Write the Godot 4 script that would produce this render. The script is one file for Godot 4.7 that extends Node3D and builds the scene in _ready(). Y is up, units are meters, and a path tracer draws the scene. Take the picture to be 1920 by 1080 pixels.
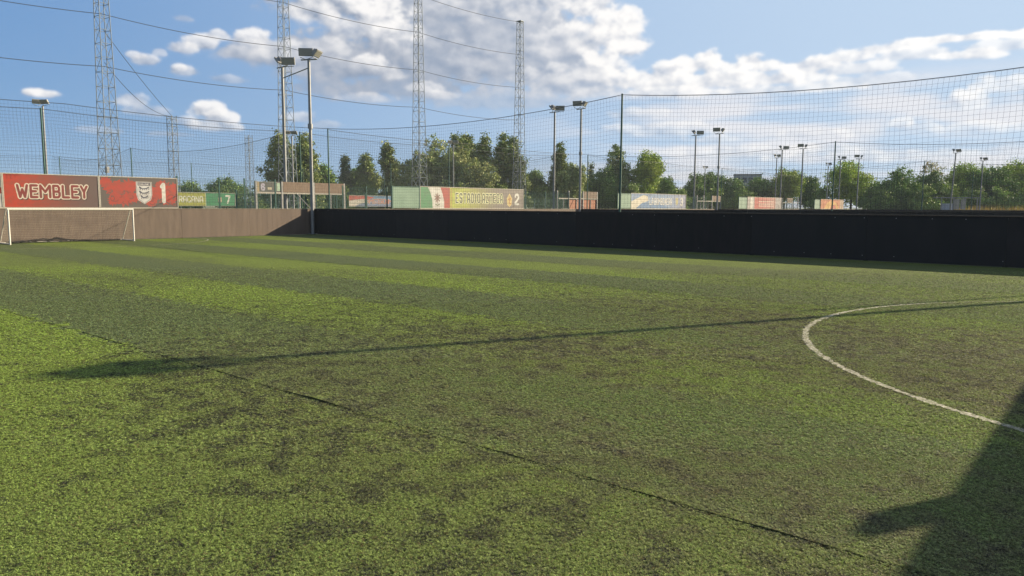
extends Node3D
# A five-a-side football centre: one pitch in front, a grid of further pitches behind it.
# Site axes: s runs along the pitch (x), n across it (-z). W(s, y, n) gives a point.

const WALL := 1.374          # height of the rebound boards
const END := -34.27          # far goal line
const COL := 25.1            # one pitch to the next
const YAW := 40.0986
var rng := RandomNumberGenerator.new()
var taken := {}
var M := {}

func W(s: float, y: float, n: float) -> Vector3:
	return Vector3(s, y, -n)

# ------------------------------------------------------------------ naming
func numbered(called: String) -> String:
	if not taken.has(called):
		taken[called] = 0
		return called
	taken[called] += 1
	return "%s_%03d" % [called, taken[called]]

func tag(o: Node3D, label: String, category: String, group := "", kind := ""):
	o.set_meta("label", label)
	o.set_meta("category", category)
	if group: o.set_meta("group", group)
	if kind: o.set_meta("kind", kind)

func thing(called: String, label: String, category: String, at := Vector3.ZERO, turn := 0.0, group := "") -> Node3D:
	var o := Node3D.new()
	o.name = numbered(called)
	add_child(o)
	o.position = at
	o.rotation.y = turn
	tag(o, label, category, group, "thing")
	return o

func part(called: String, mesh: Mesh, m: Material, parent: Node3D, at := Vector3.ZERO) -> MeshInstance3D:
	var o := MeshInstance3D.new()
	o.name = called
	o.mesh = mesh
	o.material_override = m
	o.position = at
	parent.add_child(o, true)
	return o

func structure(called: String, mesh: Mesh, m: Material, label: String, category: String) -> MeshInstance3D:
	var o := part(numbered(called), mesh, m, self)
	tag(o, label, category, "", "structure")
	return o

func copy(o: Node3D, at: Vector3, label := "", group := "") -> Node3D:
	var c: Node3D = o.duplicate()
	c.name = numbered(String(o.name).rstrip("0123456789").rstrip("_"))
	add_child(c)
	c.position = at
	if label: c.set_meta("label", label)
	if group: c.set_meta("group", group)
	return c

# ------------------------------------------------------------------ shapes
class Shape:
	var v := PackedVector3Array()
	var nn := PackedVector3Array()
	var c := PackedColorArray()
	var uv := PackedVector2Array()
	var uv2 := PackedVector2Array()
	var ix := PackedInt32Array()
	var colored := false
	func tri(a: int, b: int, d: int):
		ix.append(a); ix.append(b); ix.append(d)
	func quad(a: Vector3, b: Vector3, d: Vector3, e: Vector3):   # corners clockwise as seen from the front
		var k := v.size()
		var nrm := (d - a).cross(b - a).normalized()
		for p in [a, b, d, e]:
			v.append(p); nn.append(nrm)
		uv.append(Vector2(0, 1)); uv.append(Vector2(0, 0)); uv.append(Vector2(1, 0)); uv.append(Vector2(1, 1))
		tri(k, k + 1, k + 2); tri(k, k + 2, k + 3)
	func box(mid: Vector3, size: Vector3, b := Basis()):
		var h := size / 2
		var q := []
		for i in 8:
			q.append(mid + b * Vector3(h.x * (1 if i & 1 else -1), h.y * (1 if i & 2 else -1), h.z * (1 if i & 4 else -1)))
		quad(q[4], q[6], q[7], q[5])      # +z
		quad(q[1], q[3], q[2], q[0])      # -z
		quad(q[5], q[7], q[3], q[1])      # +x
		quad(q[0], q[2], q[6], q[4])      # -x
		quad(q[6], q[2], q[3], q[7])      # +y
		quad(q[0], q[4], q[5], q[1])      # -y
	func tube(a: Vector3, b: Vector3, r0: float, r1: float, sides := 8, caps := true):
		var ax := (b - a).normalized()
		var u := ax.cross(Vector3.UP if absf(ax.y) < 0.9 else Vector3.RIGHT).normalized()
		var w := ax.cross(u)
		var k := v.size()
		for i in sides + 1:
			var t := TAU * i / sides
			var d := u * cos(t) + w * sin(t)
			v.append(a + d * r0); nn.append(d); uv.append(Vector2(float(i) / sides, 0))
			v.append(b + d * r1); nn.append(d); uv.append(Vector2(float(i) / sides, 1))
		for i in sides:
			tri(k + 2 * i, k + 2 * i + 1, k + 2 * i + 2)
			tri(k + 2 * i + 2, k + 2 * i + 1, k + 2 * i + 3)
		if caps:
			for e in 2:
				var m := v.size()
				var nd: Vector3 = -ax if e == 0 else ax
				v.append(a if e == 0 else b); nn.append(nd); uv.append(Vector2(0.5, 0.5))
				for i in sides + 1:
					var t := TAU * i / sides
					var d := u * cos(t) + w * sin(t)
					v.append((a + d * r0) if e == 0 else (b + d * r1)); nn.append(nd); uv.append(Vector2(0.5, 0.5))
				for i in sides:
					if e == 0: tri(m, m + 1 + i, m + 2 + i)
					else: tri(m, m + 2 + i, m + 1 + i)
	func thread(pts: PackedVector3Array, r: float, e1: Vector3, e2: Vector3):   # three-sided string
		var k := v.size()
		if e1.cross(e2).dot(pts[1] - pts[0]) > 0.0: e2 = -e2
		for p in pts:
			for j in 3:
				var t := TAU * j / 3.0 + 0.5
				var d := e1 * cos(t) + e2 * sin(t)
				v.append(p + d * r); nn.append(d); uv.append(Vector2.ZERO)
		for i in pts.size() - 1:
			for j in 3:
				var a := k + 3 * i + j
				var b := k + 3 * i + (j + 1) % 3
				tri(a, b, a + 3); tri(b, b + 3, a + 3)
	func mesh() -> ArrayMesh:
		var a := []
		a.resize(Mesh.ARRAY_MAX)
		a[Mesh.ARRAY_VERTEX] = v
		a[Mesh.ARRAY_NORMAL] = nn
		if uv.size() == v.size(): a[Mesh.ARRAY_TEX_UV] = uv
		if uv2.size() == v.size(): a[Mesh.ARRAY_TEX_UV2] = uv2
		if colored: a[Mesh.ARRAY_COLOR] = c
		a[Mesh.ARRAY_INDEX] = ix
		var m := ArrayMesh.new()
		m.add_surface_from_arrays(Mesh.PRIMITIVE_TRIANGLES, a)
		return m

func box_mesh(size: Vector3, mid := Vector3.ZERO, b := Basis()) -> ArrayMesh:
	var s := Shape.new()
	s.box(mid, size, b)
	return s.mesh()

func tube_mesh(a: Vector3, b: Vector3, r0: float, r1: float, sides := 10) -> ArrayMesh:
	var s := Shape.new()
	s.tube(a, b, r0, r1, sides)
	return s.mesh()

# ------------------------------------------------------------------ materials
func paint(r: float, g: float, b: float, rough := 0.8, metal := 0.0) -> StandardMaterial3D:   # linear base colour
	var m := StandardMaterial3D.new()
	m.albedo_color = Color(r, g, b).linear_to_srgb()
	m.roughness = rough
	m.metallic = metal
	return m

func noise_image(size: int, freq: float, octaves: int, sd: int, kind := FastNoiseLite.TYPE_SIMPLEX_SMOOTH) -> Image:
	var f := FastNoiseLite.new()
	f.seed = sd
	f.frequency = freq
	f.noise_type = kind
	f.fractal_octaves = octaves
	return f.get_seamless_image(size, size, false, false, 0.15, true)

func ramp_texture(im: Image, lo: Color, hi: Color, power := 1.0) -> ImageTexture:   # linear colours
	var src := im.get_data()
	var a := lo.linear_to_srgb()
	var b := hi.linear_to_srgb()
	var out := PackedByteArray()
	out.resize(src.size() * 3)
	for i in src.size():
		var t := pow(src[i] / 255.0, power)
		out[3 * i] = int(255 * lerpf(a.r, b.r, t))
		out[3 * i + 1] = int(255 * lerpf(a.g, b.g, t))
		out[3 * i + 2] = int(255 * lerpf(a.b, b.b, t))
	return ImageTexture.create_from_image(Image.create_from_data(im.get_width(), im.get_height(), false, Image.FORMAT_RGB8, out))

func grained(lo: Color, hi: Color, im: Image, scale: Vector3, rough := 0.85, bump := 0.0, power := 1.0) -> StandardMaterial3D:
	var m := StandardMaterial3D.new()
	m.albedo_texture = ramp_texture(im, lo, hi, power)
	m.roughness = rough
	m.uv1_triplanar = true
	m.uv1_world_triplanar = true
	m.uv1_scale = scale
	if bump > 0:
		m.heightmap_enabled = true
		m.heightmap_texture = ImageTexture.create_from_image(im)
		m.heightmap_scale = bump
	return m

func make_materials():
	var fine := noise_image(512, 0.02, 5, 3)
	var coarse := noise_image(512, 0.008, 5, 8)
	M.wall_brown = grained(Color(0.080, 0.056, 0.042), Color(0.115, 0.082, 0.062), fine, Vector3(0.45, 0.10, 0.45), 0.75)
	M.wall_baked_shade = grained(Color(0.0065, 0.0052, 0.0052), Color(0.016, 0.0125, 0.0118), fine, Vector3(0.4, 0.1, 0.4), 0.9)  # same boards as the brown ones, with their shade put into the colour
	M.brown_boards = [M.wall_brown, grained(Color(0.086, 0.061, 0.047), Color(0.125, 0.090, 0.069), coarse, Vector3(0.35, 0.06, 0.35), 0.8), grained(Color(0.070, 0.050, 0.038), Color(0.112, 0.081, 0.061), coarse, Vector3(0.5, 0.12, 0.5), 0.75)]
	M.baked_shade_boards = [M.wall_baked_shade, grained(Color(0.009, 0.0072, 0.007), Color(0.022, 0.0172, 0.016), coarse, Vector3(0.4, 0.15, 0.4), 0.85), grained(Color(0.005, 0.0045, 0.005), Color(0.012, 0.010, 0.010), coarse, Vector3(0.3, 0.1, 0.3), 0.8)]  # random tones of the side boards, shade included in the colour
	M.cap = grained(Color(0.12, 0.09, 0.066), Color(0.204, 0.162, 0.126), fine, Vector3(0.8, 0.8, 0.8), 0.8)
	M.board_tan = grained(Color(0.121, 0.0825, 0.05775), Color(0.198, 0.143, 0.1045), fine, Vector3(1.3, 0.12, 1.3), 0.8)
	M.steel = grained(Color(0.152, 0.156, 0.16), Color(0.256, 0.26, 0.264), fine, Vector3(0.6, 0.2, 0.6), 0.5)
	M.steel.metallic = 0.35
	M.mast = grained(Color(0.09, 0.115, 0.14), Color(0.17, 0.20, 0.235), coarse, Vector3(0.4, 0.4, 0.4), 0.6)
	M.mast.metallic = 0.2
	M.green_post = paint(0.012, 0.07, 0.055, 0.55)
	M.green_mesh = paint(0.010, 0.075, 0.060, 0.6)
	M.net = paint(0.018, 0.022, 0.028, 0.8)
	M.cable = paint(0.03, 0.035, 0.045, 0.6)
	M.lamp_body = paint(0.22, 0.22, 0.22, 0.5, 0.1)
	M.lamp_glass = paint(0.27, 0.265, 0.25, 0.3, 0.05)
	M.white = grained(Color(0.4836, 0.4602, 0.4056), Color(0.624, 0.6084, 0.5616), fine, Vector3(1.5, 1.5, 1.5), 0.55)
	M.goal_net = paint(0.36, 0.32, 0.25, 0.8)
	M.dark_net = paint(0.02, 0.018, 0.018, 0.9)
	M.trim = grained(Color(0.2356, 0.2108, 0.1736), Color(0.372, 0.3472, 0.3038), fine, Vector3(1, 1, 1), 0.6)
	M.frame_grey = grained(Color(0.182, 0.175, 0.1645), Color(0.294, 0.287, 0.273), fine, Vector3(0.8, 0.4, 0.8), 0.6)
	M.pale_green = grained(Color(0.10, 0.165, 0.122), Color(0.14, 0.212, 0.16), coarse, Vector3(0.3, 0.2, 0.3), 0.7)
	M.orange_board = grained(Color(0.231, 0.0715, 0.033), Color(0.319, 0.121, 0.0605), fine, Vector3(1, 0.3, 1), 0.7)
	M.backing = paint(0.012, 0.011, 0.011, 0.9)  # dark strip added behind the panel gaps
	M.bolt = paint(0.45, 0.45, 0.46, 0.35, 0.6)
	M.bark = grained(Color(0.05, 0.04, 0.03), Color(0.14, 0.115, 0.085), fine, Vector3(0.8, 0.3, 0.8), 0.9)
	M.tarmac = grained(Color(0.05, 0.05, 0.05), Color(0.13, 0.125, 0.115), fine, Vector3(0.25, 0.25, 0.25), 0.95)
	M.field = grained(Color(0.049, 0.0595, 0.021), Color(0.133, 0.126, 0.049), coarse, Vector3(0.02, 0.02, 0.02), 0.95)
	M.far_turf = grained(Color(0.072, 0.096, 0.032), Color(0.12, 0.152, 0.044), fine, Vector3(0.2, 0.2, 0.2), 0.95)
	M.concrete = grained(Color(0.26, 0.28, 0.31), Color(0.36, 0.38, 0.41), coarse, Vector3(0.05, 0.05, 0.05), 0.8)
	M.window = paint(0.05, 0.065, 0.085, 0.15)
	var leaf := StandardMaterial3D.new()
	leaf.vertex_color_use_as_albedo = true
	leaf.roughness = 0.6
	leaf.backlight_enabled = true
	leaf.backlight = Color(0.42, 0.46, 0.22)
	leaf.metallic_specular = 0.25
	M.leaf = leaf
	var blade := StandardMaterial3D.new()
	blade.vertex_color_use_as_albedo = true
	blade.roughness = 0.55
	blade.backlight_enabled = true
	blade.backlight = Color(0.85, 0.9, 0.5)
	blade.metallic_specular = 0.3
	M.blade = blade

# ------------------------------------------------------------------ sky
# cloud lobes in view, back to front: [azimuth from the view's middle, elevation, half width, half height (degrees), whiteness, cover]
const LOBES := [[-5.7,10.77,9.04,3.36,0.18,0.95],[-2.5,12.68,8.69,2.94,0.22,0.95],[-12.3,10.17,4.96,2.58,0.22,0.90],[1.5,10.85,5.98,3.38,0.25,0.95],[-15.7,10.37,3.34,1.63,0.25,0.80],[-10.3,14.25,8.40,2.13,0.35,0.95],[-1.3,15.58,9.03,2.12,0.35,0.95],[-8.1,8.63,5.50,1.14,0.15,0.75],[-13.5,8.45,3.42,0.97,0.18,0.70],[-0.9,7.79,6.02,1.01,0.30,0.50],[-18.6,10.55,2.51,1.07,0.30,0.70],[4.7,8.95,3.98,1.53,0.40,0.85],[-14.5,13.66,2.31,1.34,0.75,0.90],[-12.2,14.32,2.27,1.41,0.80,0.90],[-10.1,13.72,2.54,1.79,0.95,0.95],[-8.4,12.53,1.64,1.31,0.85,0.90],[-11.9,12.38,2.29,1.30,0.60,0.85],[-13.4,11.22,1.89,0.95,0.50,0.80],[-10.4,10.32,1.39,0.82,0.75,0.85],[-9.0,9.55,1.41,0.60,0.55,0.70],[-11.9,9.82,2.30,0.74,0.40,0.70],[-22.1,10.93,1.37,0.76,0.80,0.85],[-23.3,10.48,1.15,0.52,0.75,0.80],[-21.0,11.50,0.90,0.49,0.80,0.80],[-18.9,11.52,1.43,0.85,0.85,0.90],[-17.7,10.97,1.31,0.79,0.70,0.85],[-20.0,10.46,1.77,0.64,0.45,0.70],[-16.4,10.69,1.47,0.87,0.50,0.80],[-6.5,8.67,1.59,0.53,0.70,0.60],[-5.3,8.12,1.60,0.38,0.60,0.50],[-10.8,7.79,1.94,0.46,0.50,0.50],[0.7,14.35,2.38,1.30,0.55,0.85],[3.1,14.88,2.77,1.43,0.75,0.90],[5.8,14.48,2.36,1.65,0.95,0.95],[7.4,13.01,2.35,1.67,1.00,0.95],[8.6,11.70,1.56,1.47,1.00,0.95],[5.5,12.31,2.76,1.69,0.80,0.90],[3.5,11.59,2.39,1.34,0.50,0.85],[6.7,10.25,2.21,1.35,0.90,0.90],[7.9,9.29,1.73,0.91,0.95,0.90],[5.1,9.71,1.99,1.06,0.65,0.85],[3.5,10.17,1.20,0.53,0.70,0.70],[8.8,13.69,1.01,0.86,0.90,0.80],[1.9,9.34,2.40,0.91,0.40,0.70],[5.9,8.37,2.39,0.61,0.60,0.60],[-3.7,14.12,2.77,1.08,0.40,0.70],[-2.5,10.45,2.40,0.90,0.28,0.60],[-4.9,11.53,1.98,0.74,0.30,0.60],[-31.8,6.93,1.22,0.36,0.80,0.90],[-32.3,6.99,0.63,0.26,0.90,0.80],[-21.9,6.47,1.25,0.80,0.95,0.95],[-21.1,6.01,1.41,0.66,0.90,0.90],[-21.6,5.40,2.10,0.44,0.60,0.70],[-23.2,5.62,1.02,0.43,0.60,0.50],[-26.7,6.84,1.09,0.63,0.75,0.70],[-25.8,6.19,1.50,0.49,0.55,0.55],[-25.8,9.49,1.10,0.48,0.70,0.75],[-26.3,9.78,0.71,0.34,0.80,0.70],[-23.2,9.00,1.15,0.42,0.70,0.70],[-23.7,9.21,0.61,0.28,0.80,0.70],[-24.8,10.08,0.46,0.34,0.60,0.50],[-23.2,12.40,0.74,0.27,0.50,0.40],[-20.6,8.64,1.41,0.36,0.45,0.45],[-15.6,6.23,1.27,0.53,0.70,0.60],[-14.3,5.78,1.52,0.46,0.50,0.45],[-28.9,4.80,1.55,0.28,0.40,0.35],[-24.4,4.77,1.68,0.25,0.50,0.40],[10.0,9.06,1.71,0.98,0.90,0.90],[11.2,9.59,1.31,0.97,0.95,0.90],[12.7,9.99,1.45,0.89,1.00,0.95],[14.2,10.31,1.13,1.03,1.00,0.95],[15.5,9.63,1.86,0.88,0.95,0.90],[17.2,10.18,1.24,0.87,1.00,0.95],[18.5,9.86,1.30,0.65,0.95,0.90],[12.9,8.98,3.43,0.82,0.85,0.90],[17.1,8.95,4.03,0.81,0.80,0.90],[21.0,9.62,1.54,0.71,1.00,0.95],[22.2,9.83,1.37,0.56,0.95,0.90],[20.6,8.93,2.46,0.57,0.85,0.85],[24.0,10.12,1.47,0.62,0.95,0.90],[25.3,10.47,1.44,0.48,0.95,0.90],[24.0,9.36,3.01,0.63,0.75,0.80],[27.2,10.68,1.77,0.44,1.00,0.90],[29.0,10.78,2.01,0.36,1.00,0.95],[31.4,10.80,2.32,0.32,1.00,0.95],[33.9,10.70,1.92,0.37,1.00,0.95],[27.9,10.03,2.81,0.54,0.80,0.75],[30.3,9.75,2.09,0.36,1.00,0.90],[31.8,9.58,1.44,0.29,0.95,0.80],[32.6,10.04,2.55,0.51,0.75,0.70],[20.0,8.24,5.67,0.43,0.80,0.70],[25.4,8.58,3.93,0.49,0.60,0.55],[11.8,8.27,3.85,0.53,0.85,0.80],[31.1,6.78,1.65,0.74,0.90,0.60],[30.5,7.06,0.90,0.54,1.00,0.60],[33.0,7.69,1.97,0.71,0.95,0.65],[28.1,5.31,1.88,0.42,0.80,0.50],[27.2,5.63,0.77,0.49,0.90,0.50],[22.9,5.08,4.80,0.44,0.70,0.50],[11.5,5.60,5.03,0.62,0.75,0.55],[9.5,6.79,2.74,0.54,0.70,0.50],[17.2,3.98,7.37,0.61,0.75,0.55],[32.4,5.11,3.46,0.47,0.80,0.50],[25.7,3.41,7.24,0.50,0.75,0.50],[15.0,4.89,2.27,0.38,0.80,0.50]]

func sky_patch(im: Image, x0: int, y0: int, w: int, h: int, full_w: int, az0: float):
	# azimuth 0 is the view's middle; rows run down from the zenith
	var big := FastNoiseLite.new()
	big.seed = 11; big.noise_type = FastNoiseLite.TYPE_SIMPLEX_SMOOTH; big.frequency = 0.055; big.fractal_octaves = 5
	var puff := FastNoiseLite.new()
	puff.seed = 5; puff.noise_type = FastNoiseLite.TYPE_SIMPLEX_SMOOTH; puff.frequency = 0.38; puff.fractal_octaves = 6; puff.fractal_gain = 0.54
	var streak := FastNoiseLite.new()
	streak.seed = 23; streak.noise_type = FastNoiseLite.TYPE_SIMPLEX_SMOOTH; streak.frequency = 0.12; streak.fractal_octaves = 5
	var per := 360.0 / full_w
	var sky := PackedVector3Array()
	sky.resize(w * h)
	var bumps := PackedFloat32Array()
	bumps.resize(w * h)
	for j in h:
		var el := 90.0 - (y0 + j + 0.5) * per
		var up := clampf(el / 90.0, 0.0, 1.0)
		var k := cos(deg_to_rad(maxf(el, 0.0)))
		var far := 1.0 / maxf(sin(deg_to_rad(maxf(el, 2.0))), 0.06)
		for i in w:
			var az := wrapf(az0 + i * per, -180.0, 180.0)
			# clear air: deeper away from the sun (66 degrees round, 22 up), paler low down
			var sun := cos(deg_to_rad(az - 66.0)) * cos(deg_to_rad(el)) * 0.927 + sin(deg_to_rad(el)) * 0.375
			var near := smoothstep(-0.25, 1.0, sun)
			var low := pow(1.0 - up, 14.0)
			var c := Vector3(0.122, 0.28, 0.57).lerp(Vector3(0.31, 0.49, 0.66), low)
			c = c.lerp(Vector3(0.60, 0.74, 0.90), near * 0.85)
			# thin veil and streaks, thicker towards the sun
			var st := streak.get_noise_2d(az * 0.6, el * 3.6) * 0.5 + 0.5
			var veil := smoothstep(0.30, 0.68, st) * smoothstep(10.0, 7.0, el) * smoothstep(-3.0, 14.0, az) * smoothstep(120.0, 80.0, absf(az))
			c = c.lerp(Vector3(0.88, 0.85, 0.86), veil * 0.75)
			# scattered cumulus carries on all round, outside the part described lobe by lobe
			var away := minf(1.0, smoothstep(37.0, 46.0, absf(az)) + smoothstep(16.5, 22.0, el))
			if away > 0.0 and el > 0.0:
				var x := cos(deg_to_rad(az)) * k * far * 9.0
				var z := sin(deg_to_rad(az)) * k * far * 9.0
				var d := away * (0.62 + big.get_noise_3d(x, far * 4.0, z)) - 0.62
				var a := smoothstep(0.0, 0.3, d)
				if a > 0.0:
					var lit := clampf(0.75 - 0.9 * d + 0.6 * big.get_noise_3d(x * 3.0, 50.0, z * 3.0), 0.0, 1.0)
					c = c.lerp(Vector3(0.36, 0.42, 0.53).lerp(Vector3(0.92, 0.90, 0.88), lit), a * 0.9)
			sky[j * w + i] = c
			bumps[j * w + i] = puff.get_noise_2d(az * 1.0, el * 1.5) if absf(az) < 48.0 and el < 24.0 and el > -1.0 else 0.0
	for b in LOBES:
		var i0 := maxi(0, int((b[0] - 1.5 * b[2] - az0) / per))
		var i1 := mini(w - 1, int((b[0] + 1.5 * b[2] - az0) / per) + 1)
		var j0 := maxi(0, int((90.0 - b[1] - 1.5 * b[3]) / per) - y0)
		var j1 := mini(h - 1, int((90.0 - b[1] + 1.5 * b[3]) / per) - y0 + 1)
		var near := smoothstep(-20.0, 40.0, b[0])
		var shade := Vector3(0.25, 0.31, 0.42).lerp(Vector3(0.52, 0.59, 0.71), near)
		var bright := Vector3(0.94, 0.92, 0.91).lerp(Vector3(1.06, 1.03, 1.0), near)
		for j in range(j0, j1 + 1):
			var dy: float = (90.0 - (y0 + j + 0.5) * per - b[1]) / b[3]
			for i in range(i0, i1 + 1):
				var dx: float = (az0 + i * per - b[0]) / b[2]
				var nz := bumps[j * w + i]
				var nz2 := bumps[maxi(j - 5, 0) * w + mini(i + 5, w - 1)]
				var r := sqrt(dx * dx + dy * dy) - 0.56 * nz
				if r > 1.15: continue
				var soft := 0.20 if dy > -0.15 else 0.20 + 0.5 * smoothstep(-0.15, -0.8, dy)
				var a: float = b[5] * smoothstep(1.1, 1.1 - 2.0 * soft, r)
				var lit := clampf(b[4] * (0.84 + 0.46 * (0.75 * dy + 0.45 * dx)) + 0.20 * nz * (0.4 + b[4]) + 0.7 * (nz - nz2) * b[4], 0.0, 1.0)
				sky[j * w + i] = sky[j * w + i].lerp(shade.lerp(bright, lit), a)
	for j in h:
		var under := 90.0 - (y0 + j + 0.5) * per < 0.0
		for i in w:
			var c := sky[j * w + i]
			im.set_pixel(posmod(x0 + i, full_w), y0 + j, Color(0.16, 0.17, 0.13) if under else Color(c.x, c.y, c.z))

func make_sky() -> Sky:
	var all := Image.create(1024, 512, false, Image.FORMAT_RGBF)
	var start := int((180.0 - YAW) / 360.0 * 1024)       # the column opposite the view
	sky_patch(all, start, 0, 1024, 512, 1024, (start + 0.5) * 360.0 / 1024 + YAW - 360.0)
	all.resize(4096, 2048, Image.INTERPOLATE_CUBIC)
	# the same sky again at full detail over the low part ahead
	var first := int((360.0 - YAW) / 360.0 * 4096) - 470
	sky_patch(all, first, 800, 940, 224, 4096, (first + 0.5) * 360.0 / 4096 + YAW - 360.0)
	var p := PanoramaSkyMaterial.new()
	p.panorama = ImageTexture.create_from_image(all)
	var s := Sky.new()
	s.sky_material = p
	return s

# ------------------------------------------------------------------ turf
const SEAMS := [-3.2, -0.9, 1.3, 3.5, 5.7, 7.8, 10.0, 12.3, 14.4, 16.6, 18.8, 21.0, 23.2, 24.0]
var rubber := PackedByteArray()
var turf_w := 1024
var turf_h := 704

func turf_uv(s: float, n: float) -> Vector2:
	return Vector2((s + 36.0) / 42.0, (n + 3.5) / 28.0)

func make_turf_map() -> Image:
	var im := Image.create(turf_w, turf_h, false, Image.FORMAT_RGB8)
	var a := FastNoiseLite.new(); a.seed = 2; a.frequency = 2.6; a.fractal_octaves = 5; a.fractal_gain = 0.6; a.noise_type = FastNoiseLite.TYPE_SIMPLEX_SMOOTH
	var b := FastNoiseLite.new(); b.seed = 9; b.frequency = 0.16; b.fractal_octaves = 3; b.noise_type = FastNoiseLite.TYPE_SIMPLEX_SMOOTH
	var edge := FastNoiseLite.new(); edge.seed = 4; edge.frequency = 0.5; edge.fractal_octaves = 2
	rubber.resize(turf_w * turf_h)
	for j in turf_h:
		var n := (j + 0.5) / turf_h * 28.0 - 3.5
		for i in turf_w:
			var s := (i + 0.5) / turf_w * 42.0 - 36.0
			var m := n + 0.30 * edge.get_noise_2d(s * 7.0, n * 7.0)
			var k := 0
			while k < SEAMS.size() - 1 and SEAMS[k + 1] < m: k += 1
			var pale := k % 2 == 0 if k > 2 else k % 2 == 0 or k == 1
			var big := b.get_noise_2d(s * 0.7, n * 1.6)
			var small := a.get_noise_2d(s, n * 1.1)
			var c := Vector3(0.168, 0.222, 0.052) if pale else Vector3(0.114, 0.143, 0.066)
			c = c.lerp(Vector3(0.140, 0.176, 0.060), 0.6 * smoothstep(-9.5, -3.0, s))
			c = c.lerp(Vector3(0.136, 0.168, 0.060), clampf(0.18 + 0.8 * big, 0.0, 0.7))
			# brown wear in front of the near goal
			var worn := smoothstep(-9.5, -1.5, s) * smoothstep(1.2, 4.5, n) * smoothstep(17.0, 9.0, n)
			c = c.lerp(Vector3(0.142, 0.134, 0.078), clampf(worn * (0.55 + 0.9 * big + 0.9 * small), 0.0, 0.85))
			# rubber crumb showing between the fibres
			var crumb := smoothstep(0.0, 0.62, small + 0.55 * big + 0.05 * smoothstep(-14.0, -2.0, s))
			rubber[j * turf_w + i] = int(255.0 * clampf(crumb * lerpf(0.55, 0.9, smoothstep(-11.0, -6.0, s) * smoothstep(3.9, 3.2, n)) + 0.06, 0.0, 1.0))
			c = c.lerp(Vector3(0.046, 0.042, 0.042), crumb * 0.26)
			im.set_pixel(i, j, Color(c.x, c.y, c.z).linear_to_srgb())
	return im

func seam_curl(s: float) -> float:
	var lift := 0.003
	for b in [[-5.05, 0.30, 0.010], [-6.6, 0.5, 0.003], [-3.0, 0.14, 0.005], [-1.95, 0.12, 0.003], [-1.3, 0.18, 0.005], [-9.2, 0.7, 0.004], [-14.0, 1.2, 0.005]]:
		lift += b[2] * exp(-pow((s - b[0]) / b[1], 2.0))
	return lift

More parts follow.
